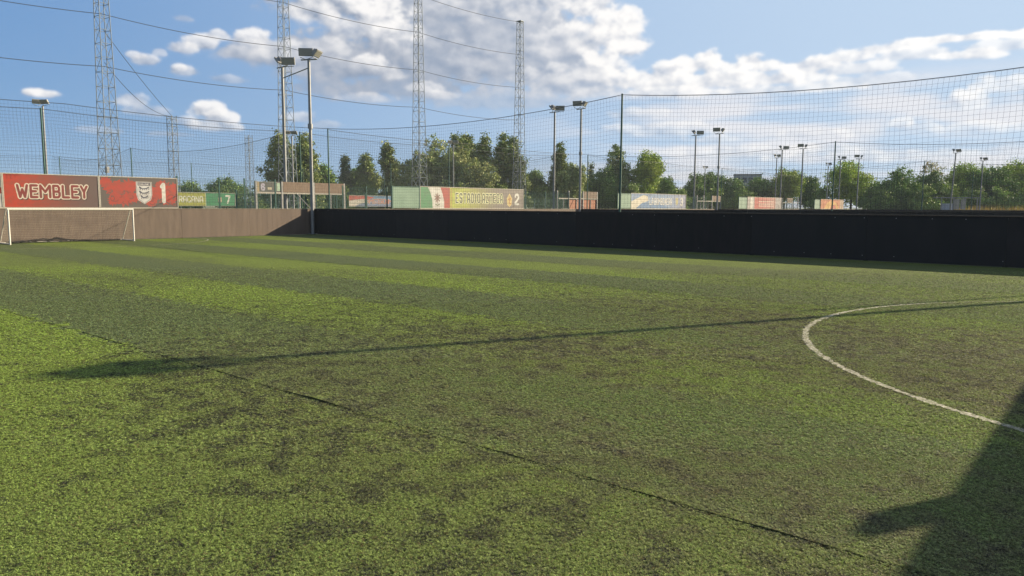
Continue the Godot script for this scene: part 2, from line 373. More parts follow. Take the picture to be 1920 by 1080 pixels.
func make_pitch():
	var map := make_turf_map()
	# fibre grain: a tile of 1.6 m
	var g := noise_image(1024, 0.16, 3, 31)
	var g2 := noise_image(1024, 0.03, 3, 32)
	var d := g.get_data()
	var d2 := g2.get_data()
	var out := PackedByteArray()
	out.resize(d.size() * 3)
	for i in d.size():
		var t := clampf(0.78 * d[i] / 255.0 + 0.22 * d2[i] / 255.0, 0.0, 1.0)
		var l := 0.50 + 0.50 * smoothstep(0.22, 0.72, t)
		out[3 * i] = int(255 * l); out[3 * i + 1] = int(255 * l); out[3 * i + 2] = int(250 * l)
	var m := StandardMaterial3D.new()
	m.albedo_texture = ImageTexture.create_from_image(Image.create_from_data(1024, 1024, false, Image.FORMAT_RGB8, out))
	m.heightmap_enabled = true
	m.heightmap_texture = ImageTexture.create_from_image(g)
	m.heightmap_scale = 1.0
	m.roughness = 0.9
	m.metallic_specular = 0.2
	m.detail_enabled = true
	m.detail_albedo = ImageTexture.create_from_image(map)
	m.detail_blend_mode = BaseMaterial3D.BLEND_MODE_MUL
	m.detail_uv_layer = BaseMaterial3D.DETAIL_UV_2
	M.turf = m
	var root := Node3D.new()
	root.name = "pitch"
	add_child(root)
	tag(root, "artificial turf pitch laid in paler and darker rolls between the rebound boards", "pitch", "", "structure")
	var wob := FastNoiseLite.new(); wob.seed = 77; wob.frequency = 0.35; wob.fractal_octaves = 3
	for k in SEAMS.size() - 1:
		var sh := Shape.new()
		var lift: float = 0.003 * (k % 2)
		var steps := 240
		for i in steps + 1:
			var s := lerpf(END, 5.5, float(i) / steps)
			var lo: float = SEAMS[k] + 0.03 * wob.get_noise_2d(s, SEAMS[k] * 9) + 0.004
			var hi: float = SEAMS[k + 1] + 0.03 * wob.get_noise_2d(s, SEAMS[k + 1] * 9) - (0.016 if SEAMS[k + 1] == 3.5 else 0.004)
			var curl := seam_curl(s) if SEAMS[k] == 3.5 else 0.0       # this roll's edge has lifted
			for e in 4:
				var n: float = [lo, lo + 0.10, hi - 0.07, hi][e]
				sh.v.append(W(s, lift + (curl if e == 0 else 0.0), n)); sh.nn.append(Vector3.UP)
				sh.uv.append(Vector2(s, n) / 1.6); sh.uv2.append(turf_uv(s, n))
		for i in steps:
			for e in 3:
				var q := 4 * i + e
				sh.tri(q, q + 1, q + 4); sh.tri(q + 1, q + 5, q + 4)
		if SEAMS[k] == 3.5:               # the cut edge itself
			var first := sh.v.size()
			for i in steps + 1:
				var top := sh.v[4 * i]
				for y in [top.y - 0.001, -0.012]:
					sh.v.append(Vector3(top.x, y, top.z)); sh.nn.append(Vector3(0, 0, 1)); sh.uv.append(Vector2(top.x, y) / 1.6); sh.uv2.append(sh.uv2[4 * i])
			for i in steps:
				var q := first + 2 * i
				sh.tri(q + 1, q, q + 2); sh.tri(q + 1, q + 2, q + 3)
		part("turf_roll", sh.mesh(), m, root)
	# the goal area arcs, 9 cm wide and scuffed
	var worn := StandardMaterial3D.new()
	worn.albedo_texture = ramp_texture(noise_image(512, 0.05, 4, 61), Color(0.10, 0.10, 0.065), Color(0.52, 0.48, 0.41), 1.1)
	worn.uv1_triplanar = true; worn.uv1_world_triplanar = true; worn.uv1_scale = Vector3(0.8, 0.8, 0.8)
	worn.roughness = 0.9
	for e in 2:
		var cs: float = 2.05 if e == 0 else END
		var cn: float = 11.1 if e == 0 else 11.75
		var rad: float = 5.43 if e == 0 else 5.5
		var sh := Shape.new()
		for i in 721:
			var t := -PI / 2 + PI * i / 720
			var dir := Vector2(-cos(t), sin(t)) if e == 0 else Vector2(cos(t), sin(t))
			var thick := 0.040 if e == 0 else 0.022
			thick *= 1.0 - 0.75 * smoothstep(0.25, 0.75, t) if e == 0 else 1.0           # played away on the far side
			for side in [-1.0, 1.0]:
				var r: float = rad + side * thick * clampf(0.85 + 0.9 * wob.get_noise_2d(i * 1.1, side * 40.0) + 0.5 * wob.get_noise_2d(i * 0.25, 90.0), 0.12, 1.25)
				sh.v.append(W(cs + dir.x * r, 0.0075, cn + dir.y * r)); sh.nn.append(Vector3.UP); sh.uv.append(Vector2.ZERO)
		for i in 720:
			var q := 2 * i
			if e == 0:
				sh.tri(q, q + 1, q + 2); sh.tri(q + 1, q + 3, q + 2)
			else:
				sh.tri(q, q + 2, q + 1); sh.tri(q + 1, q + 2, q + 3)
		structure("pitch_line", sh.mesh(), worn, "worn white arc of the goal area " + ("running into the shaded corner of the turf" if e == 0 else "in front of the white goal"), "line marking")
	# standing fibres, wherever they can be told apart
	var tuft := Shape.new()
	tuft.colored = true
	var r := RandomNumberGenerator.new(); r.seed = 12
	for b in 6:
		var t := r.randf() * TAU
		var at := Vector3(cos(t + 1.7), 0, sin(t + 1.7)) * r.randf_range(0.0, 0.004)
		var lean := Vector3(cos(t), 0, sin(t))
		var side := Vector3(-sin(t), 0, cos(t)) * r.randf_range(0.0010, 0.0016)
		var hgt := r.randf_range(0.004, 0.008)
		var k := tuft.v.size()
		var shade := r.randf_range(0.8, 1.2)
		for e in 3:
			var u := e / 2.0
			var p := at + Vector3(0, hgt * (u - 0.22 * u * u), 0) + lean * (0.0045 * u * u + 0.0035 * u)
			var wd := 1.0 - 0.75 * u * u
			tuft.v.append(p - side * wd); tuft.v.append(p + side * wd)
			var along := Vector3(0, hgt * (1.0 - 0.44 * u), 0) + lean * (0.009 * u + 0.0035)
			var nrm := along.cross(side).normalized()
			if nrm.y < 0: nrm = -nrm
			tuft.nn.append(nrm); tuft.nn.append(nrm)
			tuft.c.append(Color(shade, shade, shade)); tuft.c.append(Color(shade, shade, shade))
		for q in [[0, 1, 2], [1, 3, 2], [2, 3, 4], [3, 5, 4]]:
			var up: Vector3 = (tuft.v[k + q[2]] - tuft.v[k + q[0]]).cross(tuft.v[k + q[1]] - tuft.v[k + q[0]])
			if up.y > 0: tuft.tri(k + q[0], k + q[1], k + q[2])
			else: tuft.tri(k + q[0], k + q[2], k + q[1])
	var buf := PackedFloat32Array()
	var speck := FastNoiseLite.new(); speck.seed = 15; speck.frequency = 24.0; speck.fractal_octaves = 2; speck.fractal_gain = 0.8
	var cy := cos(deg_to_rad(YAW))
	var sy := sin(deg_to_rad(YAW))
	var pixels := map.get_data()
	var bands := [[2.2, 4.6, 0.0086, 1.0], [4.6, 7.6, 0.0130, 1.5], [7.6, 12.0, 0.0200, 2.2], [12.0, 19.0, 0.030, 2.8]]
	var count := 0
	for bd in bands:
		var area: float = 0.74 * (bd[1] * bd[1] - bd[0] * bd[0]) + 1.0 * (bd[1] - bd[0])
		var total := int(area / (bd[2] * bd[2]))
		for i in total:
			var u := r.randf()
			var dd := sqrt(lerpf(bd[0] * bd[0], bd[1] * bd[1], u))
			if dd > 10.0 and r.randf() < (dd - 10.0) / 9.0: continue
			var xx := r.randf_range(-1.0, 1.0) * (0.74 * dd + 0.5)
			var s := xx * cy - dd * sy
			var n := xx * sy + dd * cy
			if n < -1.0 or s > 2.15: continue
			var px := clampi(int((s + 36.0) / 42.0 * turf_w), 0, turf_w - 1)
			var py := clampi(int((n + 3.5) / 28.0 * turf_h), 0, turf_h - 1)
			var o := (py * turf_w + px) * 3
			var col := Color8(pixels[o], pixels[o + 1], pixels[o + 2]).srgb_to_linear()
			var rim := n - (3.5 + 0.03 * wob.get_noise_2d(s, 31.5))
			if rim > -0.004 - 1.3 * (seam_curl(s) - 0.003) and rim < 0.003: continue
			var foot := 0.004 + (seam_curl(s) * (1.0 - rim / 0.10) if rim > 0.0 and rim < 0.10 else 0.0)
			var ring := absf(Vector2(s - 2.05, n - 11.1).length() - 5.43)
			var jit := r.randf_range(0.42, 1.6)
			jit *= 0.96 + 0.22 * speck.get_noise_2d(s, n)
			if r.randf() < 0.10: jit *= 0.45
			var crumb := rubber[py * turf_w + px] / 255.0
			var cc := Vector3(col.r, col.g, col.b) * jit * 1.85
			if r.randf() < 0.08: cc = Vector3(0.20, 0.16, 0.08) * r.randf_range(0.5, 1.2)
			if r.randf() < crumb * 0.52: cc = Vector3(0.036, 0.033, 0.034) * r.randf_range(0.5, 1.8)      # black crumb among the fibres
			if ring < 0.036 * (1.0 - 0.8 * smoothstep(12.3, 14.8, n)) and r.randf() < 0.35 + 0.5 * speck.get_noise_2d(s * 0.3, n * 0.3): cc = Vector3(0.52, 0.49, 0.42) * r.randf_range(0.6, 1.1)
			var turn := r.randf() * TAU
			var sc: float = bd[3] * r.randf_range(0.75, 1.25)
			var sh: float = minf(sqrt(bd[3]), 1.4) * r.randf_range(0.6, 1.2)
			var ct := cos(turn) * sc
			var sn := sin(turn) * sc
			buf.append_array(PackedFloat32Array([ct, 0.0, sn, s, 0.0, sh, 0.0, foot, -sn, 0.0, ct, -n, cc.x, cc.y, cc.z, 1.0]))
			count += 1
	var mm := MultiMesh.new()
	mm.transform_format = MultiMesh.TRANSFORM_3D
	mm.use_colors = true
	mm.mesh = tuft.mesh()
	mm.instance_count = count
	mm.buffer = buf
	var mi := MultiMeshInstance3D.new()
	mi.name = "turf_fibres"
	mi.multimesh = mm
	mi.material_override = M.blade
	add_child(mi)
	tag(mi, "short green and brown plastic fibres standing up out of the turf", "turf fibres", "", "stuff")
	print("tufts ", count)

# ------------------------------------------------------------------ rebound boards
func boards(called: String, label: String, group: String, a: Vector2, b: Vector2, face: Material, inward: float, first: float, step: float) -> Node3D:
	# a, b are (s, n); panels between joints; inward is +1 when the pitch lies on the side of the wall's own +z
	var dir := b - a
	var L := dir.length()
	var o := thing(called, label, "wall", W(a.x, 0, a.y), atan2(dir.y, dir.x), group)
	var x := 0.0
	var nx := first
	while x < L - 0.02:
		var e := minf(nx, L)
		if e - x > 0.05:
			part("panel", box_mesh(Vector3(e - x - 0.007, WALL - 0.05, 0.05)), (M.brown_boards if face == M.wall_brown else M.baked_shade_boards)[rng.randi() % 3], o, Vector3((x + e) / 2, (WALL - 0.05) / 2 + 0.012, -0.03 * inward + rng.randf_range(-0.004, 0.004)))
		if e < L - 0.1: part("joint_backing", box_mesh(Vector3(0.12, WALL - 0.06, 0.06)), M.backing, o, Vector3(e, (WALL - 0.06) / 2, -0.095 * inward))  # dark backing added so no light comes through the gap
		x = e
		nx = x + step
	part("capping", box_mesh(Vector3(L, 0.036, 0.085)), M.cap if face == M.wall_brown else M.wall_baked_shade, o, Vector3(L / 2, WALL - 0.018, -0.034 * inward))
	return o

func make_walls():
	# far end of every pitch, then the long sides
	var e0 := boards("end_wall", "brown rebound boards behind the white goal", "pitch end walls", Vector2(END, 0.0), Vector2(END, 24.0), M.wall_brown, 1.0, 2.7, 3.5)
	var names := ["two", "three", "four", "five"]
	for k in range(1, 5):
		copy(e0, W(END, 0, COL * k), "brown rebound boards below the banner numbered " + names[k - 1] if k < 3 else ["brown rebound boards below the pale red banner", "brown rebound boards below the orange banner"][k - 3], "pitch end walls")
	var s0 := boards("side_wall", "long rebound boards along the turf, their shade put into a near-black colour", "long side walls", Vector2(END - 0.06, 24.0), Vector2(2.2, 24.0), M.wall_baked_shade, 1.0, 3.2, 3.55)
	# bolt heads near the top edge
	var x := 0.4
	while x < 36.0:
		for row in 2:
			if rng.randf() < 0.6:
				part("bolt", box_mesh(Vector3(0.016, 0.016, 0.006)), M.bolt, s0, Vector3(x + rng.randf_range(-0.05, 0.05), [WALL - 0.09, 0.16][row], 0.003))
		x += 0.89
	var plain := boards("side_wall", "rebound boards of the next pitch with shade in their colour, just showing over the first", "long side walls", Vector2(END - 0.06, 24.85), Vector2(2.2, 24.85), M.wall_baked_shade, -1.0, 3.2, 3.55)
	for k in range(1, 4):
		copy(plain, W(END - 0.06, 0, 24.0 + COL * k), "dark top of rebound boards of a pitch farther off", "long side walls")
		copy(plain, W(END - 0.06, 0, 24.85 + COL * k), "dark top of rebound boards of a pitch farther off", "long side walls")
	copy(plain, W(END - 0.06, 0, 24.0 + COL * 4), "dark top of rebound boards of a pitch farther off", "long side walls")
	# the end behind the photographer's shoulder, whose shadow lies across the corner of the turf
	boards("end_wall", "brown rebound boards at the shaded end of the turf", "pitch end walls", Vector2(2.2, 0.0), Vector2(2.2, 24.0), M.wall_brown, -1.0, 2.7, 3.5)

# ------------------------------------------------------------------ flat print
class Print:
	var im: Image
	var w: int
	var h: int
	func _init(ww: int, hh: int, c: Color):
		w = ww; h = hh
		im = Image.create(w, h, false, Image.FORMAT_RGB8)
		im.fill(c)
	func fade(x0: int, x1: int, a: Color, b: Color):     # printed blend from one ink to the other
		for x in range(x0, x1):
			var c := a.lerp(b, smoothstep(float(x0), float(x1), float(x)))
			im.fill_rect(Rect2i(x, 0, 1, h), c)
	func poly(pts: Array, c: Color):
		var lo := 1e9; var hi := -1e9; var l := 1e9; var r := -1e9
		for p in pts:
			lo = minf(lo, p.y); hi = maxf(hi, p.y); l = minf(l, p.x); r = maxf(r, p.x)
		var pk := PackedVector2Array(pts)
		for y in range(maxi(0, int(lo)), mini(h, int(hi) + 1)):
			for x in range(maxi(0, int(l)), mini(w, int(r) + 1)):
				if Geometry2D.is_point_in_polygon(Vector2(x + 0.5, y + 0.5), pk): im.set_pixel(x, y, c)
	func line(pts: Array, wd: float, c: Color):
		for i in pts.size() - 1:
			var a: Vector2 = pts[i]
			var b: Vector2 = pts[i + 1]
			for y in range(maxi(0, int(minf(a.y, b.y) - wd)), mini(h, int(maxf(a.y, b.y) + wd) + 1)):
				for x in range(maxi(0, int(minf(a.x, b.x) - wd)), mini(w, int(maxf(a.x, b.x) + wd) + 1)):
					var p := Vector2(x + 0.5, y + 0.5)
					if p.distance_to(Geometry2D.get_closest_point_to_segment(p, a, b)) <= wd / 2: im.set_pixel(x, y, c)
	func texture() -> ImageTexture:      # ink faded and dirtied a little, unevenly
		var f := FastNoiseLite.new(); f.seed = w; f.frequency = 0.02; f.fractal_octaves = 5
		for y in h:
			for x in w: im.set_pixel(x, y, im.get_pixel(x, y).lerp(Color(0.42, 0.38, 0.34), clampf(0.07 + 0.3 * f.get_noise_2d(x, y * 1.5), 0.0, 0.25)))
		return ImageTexture.create_from_image(im)

const GLYPHS := {
	"A": [[0,1, 0,0.3, 0.25,0, 0.75,0, 1,0.3, 1,1], [0,0.62, 1,0.62]], "B": [[0,0, 0,1, 0.8,1, 1,0.85, 1,0.62, 0.8,0.5, 0,0.5], [0,0, 0.75,0, 0.95,0.15, 0.95,0.36, 0.8,0.5]],
	"C": [[1,0.25, 1,0.15, 0.8,0, 0.2,0, 0,0.15, 0,0.85, 0.2,1, 0.8,1, 1,0.85, 1,0.72]], "D": [[0,0, 0.75,0, 1,0.2, 1,0.8, 0.75,1, 0,1, 0,0]],
	"E": [[1,0, 0,0, 0,1, 1,1], [0,0.5, 0.8,0.5]], "G": [[1,0.22, 0.8,0, 0.2,0, 0,0.15, 0,0.85, 0.2,1, 0.8,1, 1,0.85, 1,0.55, 0.6,0.55]], "I": [[0.5,0, 0.5,1]], "L": [[0,0, 0,1, 1,1]],
	"M": [[0,1, 0,0, 0.5,0.55, 1,0, 1,1]], "N": [[0,1, 0,0, 1,1, 1,0]], "O": [[0.2,0, 0.8,0, 1,0.2, 1,0.8, 0.8,1, 0.2,1, 0,0.8, 0,0.2, 0.2,0]],
	"R": [[0,1, 0,0, 0.8,0, 1,0.15, 1,0.4, 0.8,0.55, 0,0.55], [0.55,0.55, 1,1]], "S": [[1,0.2, 0.8,0, 0.2,0, 0,0.15, 0,0.38, 0.2,0.5, 0.8,0.5, 1,0.62, 1,0.85, 0.8,1, 0.2,1, 0,0.8]],
	"T": [[0,0, 1,0], [0.5,0, 0.5,1]], "W": [[0,0, 0.25,1, 0.5,0.35, 0.75,1, 1,0]], "Y": [[0,0, 0.5,0.5, 1,0], [0.5,0.5, 0.5,1]], "Z": [[0,0, 1,0, 0,1, 1,1]],
	"1": [[0.2,0.12, 0.5,0, 0.5,1]], "2": [[0,0.22, 0.2,0, 0.8,0, 1,0.2, 1,0.4, 0,0.85, 0,1, 1,1]], "3": [[0,0.12, 0.2,0, 0.8,0, 1,0.15, 1,0.38, 0.8,0.5, 0.4,0.5], [0.8,0.5, 1,0.62, 1,0.85, 0.8,1, 0.2,1, 0,0.86]],
	"6": [[0.95,0.15, 0.8,0, 0.2,0, 0,0.2, 0,0.8, 0.2,1, 0.8,1, 1,0.8, 1,0.6, 0.8,0.45, 0,0.45]], "7": [[0,0, 1,0, 0.4,1]]}

func write(p: Print, text: String, x: float, y: float, cw: float, ch: float, gap: float, wd: float, c: Color):
	for ch_ in text:
		if ch_ == " ":
			x += cw * 0.55
			continue
		var wide := cw * (1.55 if ch_ in ["M", "W"] else 0.35 if ch_ in ["I"] else 1.0)
		for st in GLYPHS[ch_]:
			var pts := []
			for i in st.size() / 2: pts.append(Vector2(x + st[2 * i] * wide, y + st[2 * i + 1] * ch))
			p.line(pts, wd, c)
		x += wide + gap

func rgb8(r: int, g: int, b: int) -> Color:
	return Color8(r, g, b)

func print_first(which: int) -> Print:
	var p: Print
	if which == 0:                        # white flag board with a red cross
		p = Print.new(384, 160, rgb8(225, 220, 215))
		p.im.fill_rect(Rect2i(0, 66, 384, 28), rgb8(186, 52, 40))
		p.im.fill_rect(Rect2i(170, 0, 36, 160), rgb8(186, 52, 40))
	elif which == 1:                      # red to grey, outlined lettering
		p = Print.new(512, 196, rgb8(190, 60, 35))
		p.fade(0, 512, rgb8(205, 58, 28), rgb8(112, 88, 84))
		for pass_ in [[27.0, rgb8(70, 45, 42), 4.0], [26.0, rgb8(244, 230, 210), 0.0], [13.0, rgb8(146, 48, 44), 0.0]]:
			write(p, "WEMBLEY", 70 + pass_[2], 66 + pass_[2], 32, 68, 19.0, pass_[0], pass_[1])
	else:                                 # grey with red curls, a shield and the number
		p = Print.new(512, 196, rgb8(104, 92, 86))
		var r := RandomNumberGenerator.new(); r.seed = 40
		var red := rgb8(196, 62, 42)
		for q in [[100, 80, 76], [36, 36, 46], [150, 130, 70], [80, 150, 40], [190, 60, 60], [215, 130, 44], [340, 110, 74], [405, 66, 66], [450, 130, 72], [490, 70, 50], [330, 160, 36]]:
			var pts := []
			for i in 26:
				var t := TAU * i / 26
				var rr: float = q[2] * (1.0 if i % 2 else 0.72) * r.randf_range(0.75, 1.1)
				pts.append(Vector2(q[0] + cos(t) * rr * 1.1, q[1] + sin(t) * rr * 0.9))
			p.poly(pts, red)
		for i in 34:                      # darker curls inside the red
			var cx := r.randf_range(20, 500); var cyy := r.randf_range(20, 170); var rr := r.randf_range(8, 26); var t0 := r.randf() * TAU
			var pts := []
			for k in 7: pts.append(Vector2(cx + cos(t0 + k * 0.5) * rr, cyy + sin(t0 + k * 0.5) * rr * 0.7))
			p.line(pts, 5.0, [rgb8(150, 54, 44), rgb8(104, 92, 86), rgb8(128, 66, 56)][i % 3])
		var sx := 284.0
		var shield := func(g: float) -> Array: return [Vector2(sx - 46 - g, 34 - g), Vector2(sx + 46 + g, 34 - g), Vector2(sx + 46 + g, 112), Vector2(sx + 36 + g, 138 + g), Vector2(sx, 164 + g), Vector2(sx - 36 - g, 138 + g), Vector2(sx - 46 - g, 112)]
		p.poly(shield.call(7.0), rgb8(236, 232, 226))
		p.poly(shield.call(4.0), rgb8(150, 145, 150))
		p.poly(shield.call(1.0), rgb8(232, 230, 228))
		p.poly([Vector2(sx - 42, 34), Vector2(sx + 42, 34), Vector2(sx + 42, 52), Vector2(sx - 42, 52)], rgb8(70, 66, 84))
		write(p, "ENGLAND", sx - 36, 39, 7.6, 8, 2.8, 2.6, rgb8(225, 222, 220))
		for k in 3:                       # three walking beasts
			var y := 68.0 + 28.0 * k
			var k2 := 1.0 - 0.14 * maxf(0.0, k - 1.0) * 2.0
			var ink := rgb8(62, 62, 88)
			p.line([Vector2(sx - 28 * k2, y), Vector2(sx - 8, y + 5), Vector2(sx + 16 * k2, y + 2), Vector2(sx + 30 * k2, y - 6)], 6.0, ink)
			p.line([Vector2(sx - 30 * k2, y - 6), Vector2(sx - 20 * k2, y + 1)], 9.0, ink)
			for lx in [-22.0, -6.0, 8.0, 20.0]: p.line([Vector2(sx + lx * k2, y + 3), Vector2(sx + lx * k2 - 5, y + 12)], 3.6, ink)
			p.line([Vector2(sx + 28 * k2, y - 4), Vector2(sx + 33 * k2, y + 6), Vector2(sx + 27 * k2, y + 10)], 3.0, ink)
		write(p, "1", 396, 42, 40, 112, 0, 25, rgb8(246, 243, 234))
	return p

func print_wide(which: int) -> Print:
	var p := Print.new(768, 104, rgb8(120, 110, 105))
	if which == 2:
		p.fade(200, 600, rgb8(196, 205, 70), rgb8(132, 120, 114))
		p.im.fill_rect(Rect2i(600, 0, 168, 104), rgb8(132, 120, 114))
		p.im.fill_rect(Rect2i(0, 0, 210, 104), rgb8(190, 62, 48))
		p.im.fill_rect(Rect2i(198, 0, 10, 104), rgb8(196, 205, 70))
		p.poly([Vector2(0, 0), Vector2(132, 0), Vector2(146, 30), Vector2(158, 70), Vector2(158, 104), Vector2(0, 104)], rgb8(236, 232, 226))
		p.poly([Vector2(0, 0), Vector2(48, 0), Vector2(64, 24), Vector2(78, 62), Vector2(80, 104), Vector2(0, 104)], rgb8(66, 150, 96))
		var ink := rgb8(128, 84, 70)
		for k in 9: p.line([Vector2(112, 52), Vector2(112 + cos(k * 0.7) * 18, 54 + sin(k * 0.7) * 22)], 6.0, ink)
		p.line([Vector2(100, 84), Vector2(112, 90), Vector2(126, 84)], 5.0, rgb8(110, 120, 80))
		for pass_ in [[13.5, rgb8(246, 246, 190)], [6.5, rgb8(66, 76, 52)]]:
			write(p, "ESTADIO AZTECA", 240, 30, 15, 44, 13.2, pass_[0], pass_[1])
		p.poly([Vector2(650, 22), Vector2(672, 50), Vector2(668, 84), Vector2(650, 96), Vector2(632, 84), Vector2(628, 50)], rgb8(236, 206, 130))
		p.line([Vector2(640, 56), Vector2(660, 48), Vector2(648, 72), Vector2(662, 80)], 7.0, rgb8(196, 136, 40))
		p.line([Vector2(650, 34), Vector2(650, 90)], 4.0, rgb8(150, 110, 60))
		write(p, "2", 700, 28, 26, 52, 0, 12, rgb8(246, 244, 236))
	elif which == 3:
		p.im.fill(rgb8(128, 160, 205))
		p.fade(420, 768, rgb8(128, 160, 205), rgb8(150, 156, 190))
		p.poly([Vector2(0, 104), Vector2(0, 56), Vector2(90, 30), Vector2(160, 10), Vector2(215, 18), Vector2(228, 48), Vector2(120, 74), Vector2(60, 104)], rgb8(236, 226, 206))
		p.poly([Vector2(60, 104), Vector2(150, 62), Vector2(330, 66), Vector2(520, 96), Vector2(500, 104)], rgb8(84, 134, 190))
		for pass_ in [[9.0, rgb8(110, 120, 150)], [6.0, rgb8(248, 244, 236)]]:
			write(p, "LA BOMBONERA", 246, 32, 16, 42, 11.5, pass_[0], pass_[1])
		p.poly([Vector2(610, 24), Vector2(650, 24), Vector2(648, 66), Vector2(630, 82), Vector2(612, 66)], rgb8(196, 186, 130))
		write(p, "3", 690, 28, 26, 50, 0, 11, rgb8(246, 244, 236))
	elif which == 4:
		p.im.fill(rgb8(190, 178, 176))
		p.im.fill_rect(Rect2i(60, 0, 60, 104), rgb8(236, 228, 220))
		p.fade(150, 620, rgb8(206, 62, 44), rgb8(196, 130, 118))
		p.im.fill_rect(Rect2i(620, 0, 148, 104), rgb8(176, 166, 168))
		for y in [34, 56, 74]: p.im.fill_rect(Rect2i(240, y, 340, 9), rgb8(236, 196, 180))
		p.line([Vector2(712, 26), Vector2(694, 62), Vector2(724, 62)], 9.0, rgb8(238, 232, 226))
		p.line([Vector2(714, 46), Vector2(714, 80)], 9.0, rgb8(238, 232, 226))
	elif which == 5:
		p.im.fill(rgb8(222, 120, 50))
		p.poly([Vector2(120, 104), Vector2(200, 40), Vector2(330, 10), Vector2(520, 40), Vector2(600, 104)], rgb8(240, 178, 66))
		p.poly([Vector2(300, 104), Vector2(360, 60), Vector2(480, 60), Vector2(520, 104)], rgb8(206, 76, 40))
		p.im.fill_rect(Rect2i(640, 0, 128, 104), rgb8(206, 170, 140))
	elif which == 7:
		p.fade(0, 522, rgb8(206, 196, 60), rgb8(176, 178, 66))
		p.im.fill_rect(Rect2i(522, 0, 246, 104), rgb8(46, 150, 98))
		p.im.fill_rect(Rect2i(520, 0, 4, 104), rgb8(220, 224, 200))
		write(p, "MARACANA", 236, 30, 22, 44, 10.5, 7.0, rgb8(248, 248, 238))
		p.poly([Vector2(626, 34), Vector2(652, 34), Vector2(654, 66), Vector2(640, 86), Vector2(624, 66)], rgb8(226, 196, 170))
		write(p, "7", 690, 24, 32, 56, 0, 13, rgb8(248, 246, 234))
	else:
		p.im.fill(rgb8(92, 148, 196))
		p.im.fill_rect(Rect2i(0, 60, 768, 44), rgb8(124, 140, 180))
		p.poly([Vector2(0, 0), Vector2(150, 0), Vector2(300, 14), Vector2(220, 44), Vector2(0, 52)], rgb8(212, 70, 54))
		p.poly([Vector2(0, 50), Vector2(70, 40), Vector2(190, 30), Vector2(230, 56), Vector2(110, 84), Vector2(60, 104), Vector2(0, 104)], rgb8(238, 226, 212))
		for pass_ in [[11.0, rgb8(240, 226, 214)], [6.0, rgb8(214, 96, 74)]]:
			write(p, "AMSTERDAM", 210, 34, 22, 40, 9.5, pass_[0], pass_[1])
		write(p, "6", 690, 30, 26, 48, 0, 11, rgb8(240, 236, 230))
	return p

func panel_mesh(w: float, h: float) -> ArrayMesh:   # printed face towards +z, thin edges
	var s := Shape.new()
	s.quad(Vector3(-w / 2, -h / 2, 0.012), Vector3(-w / 2, h / 2, 0.012), Vector3(w / 2, h / 2, 0.012), Vector3(w / 2, -h / 2, 0.012))
	return s.mesh()

func banner(label: String, s: float, n0: float, n1: float, prints: Array, cuts: Array, group: String) -> Node3D:
	# faces +s; boards run along n
	var o := thing("banner_board", label, "banner", W(s, 1.385, n0), PI / 2, group)   # own x runs along n
	var edges := [0.0] + cuts + [n1 - n0]
	for i in edges.size() - 1:
		var w: float = edges[i + 1] - edges[i]
		var mid: float = (edges[i] + edges[i + 1]) / 2
		var m := StandardMaterial3D.new()
		m.albedo_texture = prints[i].texture()
		m.albedo_color = Color(0.70, 0.70, 0.70)
		m.roughness = 0.55
		var bk := part("board", box_mesh(Vector3(w - 0.01, 1.385, 0.02)), M.frame_grey, o, Vector3(mid, 0.6925, 0))
		part("printed_sheet", panel_mesh(w - 0.05, 1.345), m, bk)
		for e in 2:
			part("trim", box_mesh(Vector3(0.035, 1.385, 0.03)), M.trim, bk, Vector3((w / 2 - 0.0225) * (1 if e else -1), 0, 0.012))
			part("trim", box_mesh(Vector3(w - 0.081, 0.035, 0.03)), M.trim, bk, Vector3(0, 0.675 * (1 if e else -1), 0.012))
	return o

func make_banners():
	banner("red to grey banner with pale outlined lettering, shield and white number one, above the goal", END - 0.02, 6.35, 16.58, [print_first(0), print_first(1), print_first(2)], [3.25, 6.81], "pitch banners")
	banner("green white red and yellow banner with outlined lettering and white number two", END - 0.02, 31.80, 41.95, [print_wide(2)], [], "pitch banners")
	banner("pale blue and cream banner with white lettering and number three", END - 0.02, 56.80, 67.15, [print_wide(3)], [], "pitch banners")
	banner("pale banner with a broad red middle", END - 0.02, 82.1, 92.6, [print_wide(4)], [], "pitch banners")
	banner("orange and yellow banner", END - 0.02, 107.4, 117.8, [print_wide(5)], [], "pitch banners")
	banner("yellow and green banner with white lettering and number seven", -73.5, 31.5, 41.7, [print_wide(7)], [], "pitch banners")
	banner("red white and blue banner with reddish lettering, seen past a plain green panel", -73.5, 56.5, 66.7, [print_wide(6)], [], "pitch banners")
	for k in range(1, 5):
		var o := thing("green_panel", ["plain pale green panel beside the banner numbered two", "plain pale green panel beside the banner numbered three", "plain pale green panel beside the banner with a broad red middle", "plain pale green panel beside the orange banner"][k - 1], "panel", W(END - 0.02, 1.385, 4.52 + COL * k), PI / 2, "plain green panels")
		part("sheet", box_mesh(Vector3(2.1, 1.24, 0.02)), M.pale_green, o, Vector3(1.05, 0.66, 0))
		for e in 2: part("post", box_mesh(Vector3(0.07, 1.36, 0.07)), M.green_post, o, Vector3(2.16 * e - 0.03, 0.68, -0.02))
		part("rail", box_mesh(Vector3(2.06, 0.04, 0.04)), M.green_post, o, Vector3(1.05, 1.32, 0))
	# the same kind of boards over the shaded end, which throw the dark corner on the turf
	var o := thing("banner_board", "banner board over the shaded end of the turf with a short stub added on top for its shadow", "banner", W(2.27, 1.385, 5.6), PI / 2, "pitch banners")
	part("board", box_mesh(Vector3(12.2, 1.385, 0.03)), M.frame_grey, o, Vector3(6.1, 0.6925, 0))
	part("post", box_mesh(Vector3(0.30, 1.70, 0.10)), M.frame_grey, o, Vector3(5.0, 0.84, 0.08))  # stub added to throw the bump on the edge of the board's shadow

